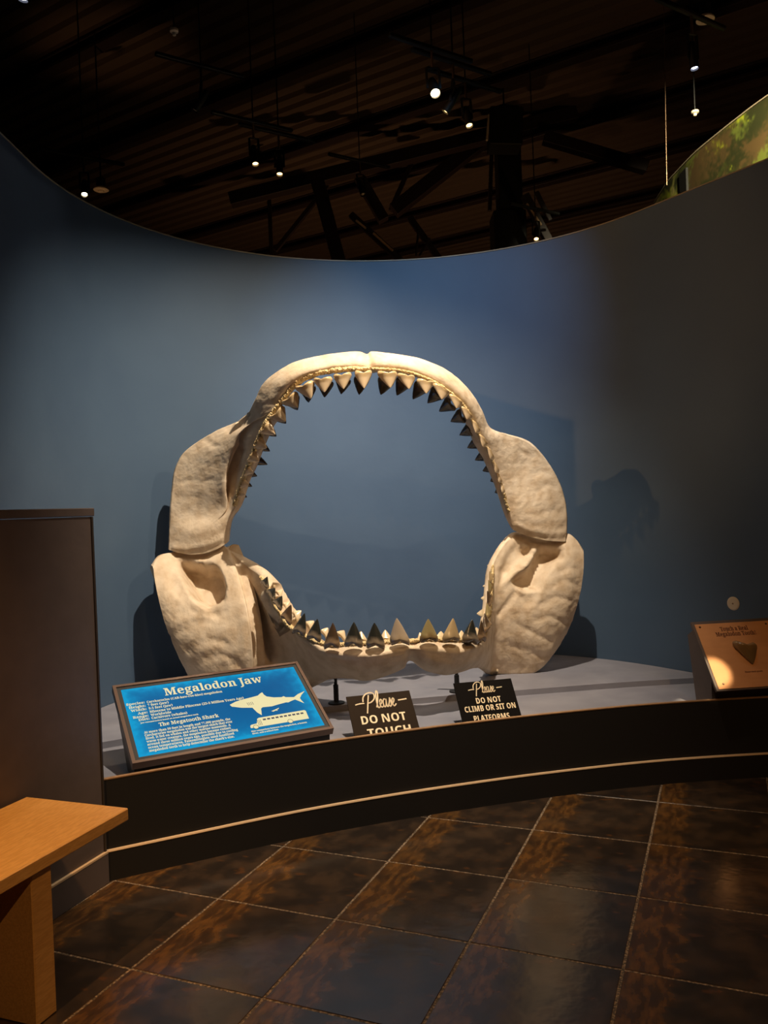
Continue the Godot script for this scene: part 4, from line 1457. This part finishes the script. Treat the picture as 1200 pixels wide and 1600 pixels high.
func mural_texture() -> ImageTexture:
	var n := FastNoiseLite.new()
	n.seed = 21
	n.frequency = 1.0
	n.fractal_octaves = 4
	n.domain_warp_enabled = true
	n.domain_warp_amplitude = 0.5
	n.domain_warp_frequency = 1.5
	var w := 512
	var h := 128
	var im := Image.create(w, h, false, Image.FORMAT_RGB8)
	for y in h:
		for x in w:
			var u := float(x) / h
			var v := float(y) / h
			var a := n.get_noise_3d(u * 1.8 + v * 1.4, v * 2.4 - u * 0.8, 0.0) * 0.5 + 0.5
			var b := n.get_noise_3d(u * 3.2 + v * 2.6, v * 4.2, 8.0) * 0.5 + 0.5
			var g := n.get_noise_3d(u * 2.2 - v * 1.8, v * 3.6, 15.0) * 0.5 + 0.5
			var col := Color(0.15, 0.16, 0.05).lerp(Color(0.30, 0.23, 0.12), smoothstep(0.4, 0.6, a))
			col = col.lerp(Color(0.36, 0.40, 0.14), smoothstep(0.52, 0.66, b) * 0.85)
			col = col.lerp(Color(0.55, 0.58, 0.12), smoothstep(0.62, 0.74, g))
			col = col.lerp(Color(0.70, 0.62, 0.42), smoothstep(0.60, 0.72, b) * smoothstep(0.55, 0.3, u) * 0.9)
			col = col.lerp(Color(0.62, 0.53, 0.33), smoothstep(0.16, 0.06, u))
			im.set_pixel(x, y, col)
	return ImageTexture.create_from_image(im)


func build_mural() -> void:
	var y1 := 4.9
	var y0 := 2.6
	var px := [V(1022, 318), V(1030, 305), V(1044, 284), V(1060, 266), V(1080, 245), V(1100, 227), V(1150, 187), V(1200, 150), V(1290, 92)]
	var pts := []
	for p in px:
		var q := at_height(p.x, p.y, y1)
		pts.append(Vector2(q.x, q.z))
	# the edge seen from the hall is a smooth bow
	var path := smooth_path(pts, 6)
	var o := thing("mural_panel", "curved printed panel of green and brown foliage above the blue wall at right", "mural", Vector3(path[20].x, y0, path[20].y))
	var mb := MB.new()
	sweep(mb, path, PackedVector2Array([Vector2(-0.01, y0), Vector2(-0.01, y1), Vector2(-0.06, y1), Vector2(-0.06, y0)]))
	sweep(mb, path, PackedVector2Array([Vector2(0.006, y1), Vector2(0.006, y1 + 0.012), Vector2(-0.066, y1 + 0.012), Vector2(-0.066, y1)]))
	part("backing_board", mb.mesh(true), M.wall_cap, o)
	for sgn in [1.0, -1.0]:
		mb = MB.new()
		var run := 0.0
		var ids := []
		for k in path.size():
			if k:
				run += path[k].distance_to(path[k - 1])
			var d := (path[mini(k + 1, path.size() - 1)] - path[maxi(k - 1, 0)]).normalized()
			var n := Vector2(-d.y, d.x) * (-0.008 if sgn > 0 else -0.062)
			ids.append([mb.add(Vector3(path[k].x + n.x, y0, path[k].y + n.y), Color.WHITE, Vector2(run / 8.0, 1)), mb.add(Vector3(path[k].x + n.x, y1, path[k].y + n.y), Color.WHITE, Vector2(run / 8.0, 0))])
		for k in path.size() - 1:
			mb.quad(ids[k][0], ids[k + 1][0], ids[k + 1][1], ids[k][1])
		mb.mark = mb.i.size()
		if sgn > 0:
			if not M.has("mural"):
				var m := mat("mural", Color.WHITE, 0.6)
				m.albedo_texture = mural_texture()
			part("print", mb.mesh(true), M.mural, o)
	# the dark gap between two of its sheets
	var g := at_height(1068, 258, y1)
	mb = MB.new()
	var gd := Vector3(g.x, 0, g.z)
	box(mb, gd + Vector3(0, y0 + 1.12, 0), Vector3(0.016, 1.12, 0.09), Basis(), 0.002)
	part("panel_gap", mb.mesh(false), M.black_metal, o)


func build_ceiling_things() -> void:
	# pale discs: pendant ceiling loudspeakers
	for d in [
		[V(1102, 33), 4.9, 0.062, "large pale round ceiling speaker at the upper right above the cool spotlight"],
		[V(158, 298), 4.9, 0.075, "pale round ceiling speaker just above the top edge of the curved wall at the left"],
	]:
		var p := at_height(d[0].x, d[0].y, d[1])
		var r: float = d[2]
		var o := thing("ceiling_speaker", d[3], "speaker", p, "pendant ceiling speakers")
		var mb := MB.new()
		lathe(mb, [Vector2(0.001, -0.012), Vector2(r * 0.35, -0.012), Vector2(r * 0.42, 0.0), Vector2(r, 0.006), Vector2(r, 0.014), Vector2(r * 0.8, 0.03), Vector2(0.001, 0.04)], Transform3D(Basis(), p))
		part("grille", mb.mesh(false), M.white_plastic, o)
		mb = MB.new()
		lathe(mb, [Vector2(r * 0.6, 0.03), Vector2(r * 0.6, 0.12), Vector2(0.001, 0.12)], Transform3D(Basis(), p))
		tube(mb, PackedVector3Array([p + Vector3(0, 0.11, 0), Vector3(p.x, ROOF, p.z)]), [0.008], 6)
		part("drop_rod", mb.mesh(false), M.black_metal, o)
	for d in [
		[V(272, 49), 4.9, 0.028, "tiny pale smoke detector high at the upper left of the ceiling"],
		[V(1086, 176), 4.9, 0.032, "tiny pale smoke detector below the cool spotlight at the right"],
	]:
		var p := at_height(d[0].x, d[0].y, d[1])
		var r: float = d[2]
		var o := thing("smoke_detector", d[3], "smoke detector", p, "ceiling smoke detectors")
		var mb := MB.new()
		lathe(mb, [Vector2(0.001, -0.03), Vector2(r * 0.4, -0.028), Vector2(r * 0.5, -0.01), Vector2(r, -0.004), Vector2(r, 0.014), Vector2(0.001, 0.016)], Transform3D(Basis(), p))
		part("housing", mb.mesh(false), M.white_plastic, o)
		mb = MB.new()
		tube(mb, PackedVector3Array([p + Vector3(0, 0.014, 0), Vector3(p.x, ROOF, p.z)]), [0.006], 6)
		part("conduit", mb.mesh(false), M.black_metal, o)
	# hanging wire
	var foot := at_height(1042, 285, WALL_TOP + 0.02)
	var a := at(1042, 290, 6.9)
	var b := at(1036, -60, 6.9)
	var mb := MB.new()
	tube(mb, PackedVector3Array([a, a.lerp(b, 0.5), b, Vector3(b.x, ROOF, b.z)]), [0.0035], 6)
	tag(part("hanging_wire", mb.mesh(true), M.screw_steel, self), "thin steel wire hanging straight down from the ceiling at the right", "wire")
	# the black column behind the wall
	var p0 := at(773, 380, 10.0)
	var p1 := at(824, 380, 10.0)
	var c := thing("steel_column", "wide black square column rising behind the curved wall to the roof", "column", Vector3((p0.x + p1.x) / 2, 0, -10.2))
	var half := (p1.x - p0.x) / 2
	part("shaft", box_mesh(c.position + Vector3(0, 1.6 + 1.0, 0), Vector3(half, 2.6, 0.2), Basis(), 0.01), M.black_metal, c)
	part("upper_shaft", box_mesh(c.position + Vector3(0.03, 5.8, 0), Vector3(half * 0.72, 0.69, 0.16), Basis(), 0.01), M.black_metal, c)
	# a black loudspeaker cabinet with a pale lit edge at the head of the column
	var q := at(778, 205, 9.6)
	var s := thing("hanging_cabinet", "black hanging box with one pale lit edge at the head of the black column", "speaker cabinet", q)
	part("cabinet", box_mesh(q + Vector3(0.08, 0, 0), Vector3(0.19, 0.22, 0.15), Basis(Vector3.BACK, -0.06), 0.01), M.black_metal, s)
	part("edge_strip", box_mesh(q + Vector3(-0.13, 0.0, 0.1), Vector3(0.012, 0.15, 0.02), Basis(Vector3.BACK, -0.12), 0.003), M.white_plastic, s)
	mb = MB.new()
	tube(mb, PackedVector3Array([q + Vector3(0.08, 0.2, 0), Vector3(q.x + 0.08, ROOF, q.z)]), [0.01], 6)
	part("hanger", mb.mesh(false), M.black_metal, s)
	# the oval socket plate on the wall
	var hit := wall_hit(1146, 943)
	var n: Vector3 = hit[1]
	var u := Vector3.UP.cross(n).normalized()
	var fr := Transform3D(Basis(u, n, u.cross(n)), hit[0])
	var w := thing("wall_plate", "small round white cover plate on the dark wall above the copper panel", "cover plate", hit[0])
	mb = MB.new()
	lathe(mb, [Vector2(0.001, 0.008), Vector2(0.034, 0.007), Vector2(0.043, 0.003), Vector2(0.043, 0.0), Vector2(0.001, 0.0)], fr)
	part("cover", mb.mesh(false), M.white_plastic, w)
	mb = MB.new()
	lathe(mb, [Vector2(0.001, 0.011), Vector2(0.004, 0.0105), Vector2(0.0055, 0.007), Vector2(0.001, 0.007)], fr, 12)
	part("screw", mb.mesh(true), M.screw_steel, w)


func _ready() -> void:
	view = Basis(Vector3.RIGHT, deg_to_rad(PITCH)) * Basis(Vector3.BACK, deg_to_rad(ROLL))
	var cam := Camera3D.new()
	cam.name = "camera"
	add_child(cam)
	cam.transform = Transform3D(view, Vector3(0, EYE, 0))
	cam.fov = rad_to_deg(2.0 * atan(800.0 / FOCAL))
	cam.near = 0.05
	cam.far = 100.0
	cam.current = true
	var we := WorldEnvironment.new()
	we.name = "environment"
	var env := Environment.new()
	env.background_mode = Environment.BG_COLOR
	env.background_color = Color.BLACK
	env.tonemap_mode = Environment.TONE_MAPPER_LINEAR
	env.tonemap_exposure = 1.0
	env.sdfgi_enabled = true
	env.ssao_enabled = true
	env.ssil_enabled = true
	we.environment = env
	add_child(we)
	rough_noise.seed = 2
	rough_noise.frequency = 1.0
	rough_noise.fractal_octaves = 4
	fine_noise.seed = 6
	fine_noise.frequency = 1.0
	fine_noise.fractal_octaves = 3
	make_materials()
	lights()
	build_room()
	build_floor()
	build_platform()
	build_jaw()
	build_light_sign()
	build_small_signs()
	build_tooth_sign()
	build_bench()
	build_mural()
	build_ceiling_things()
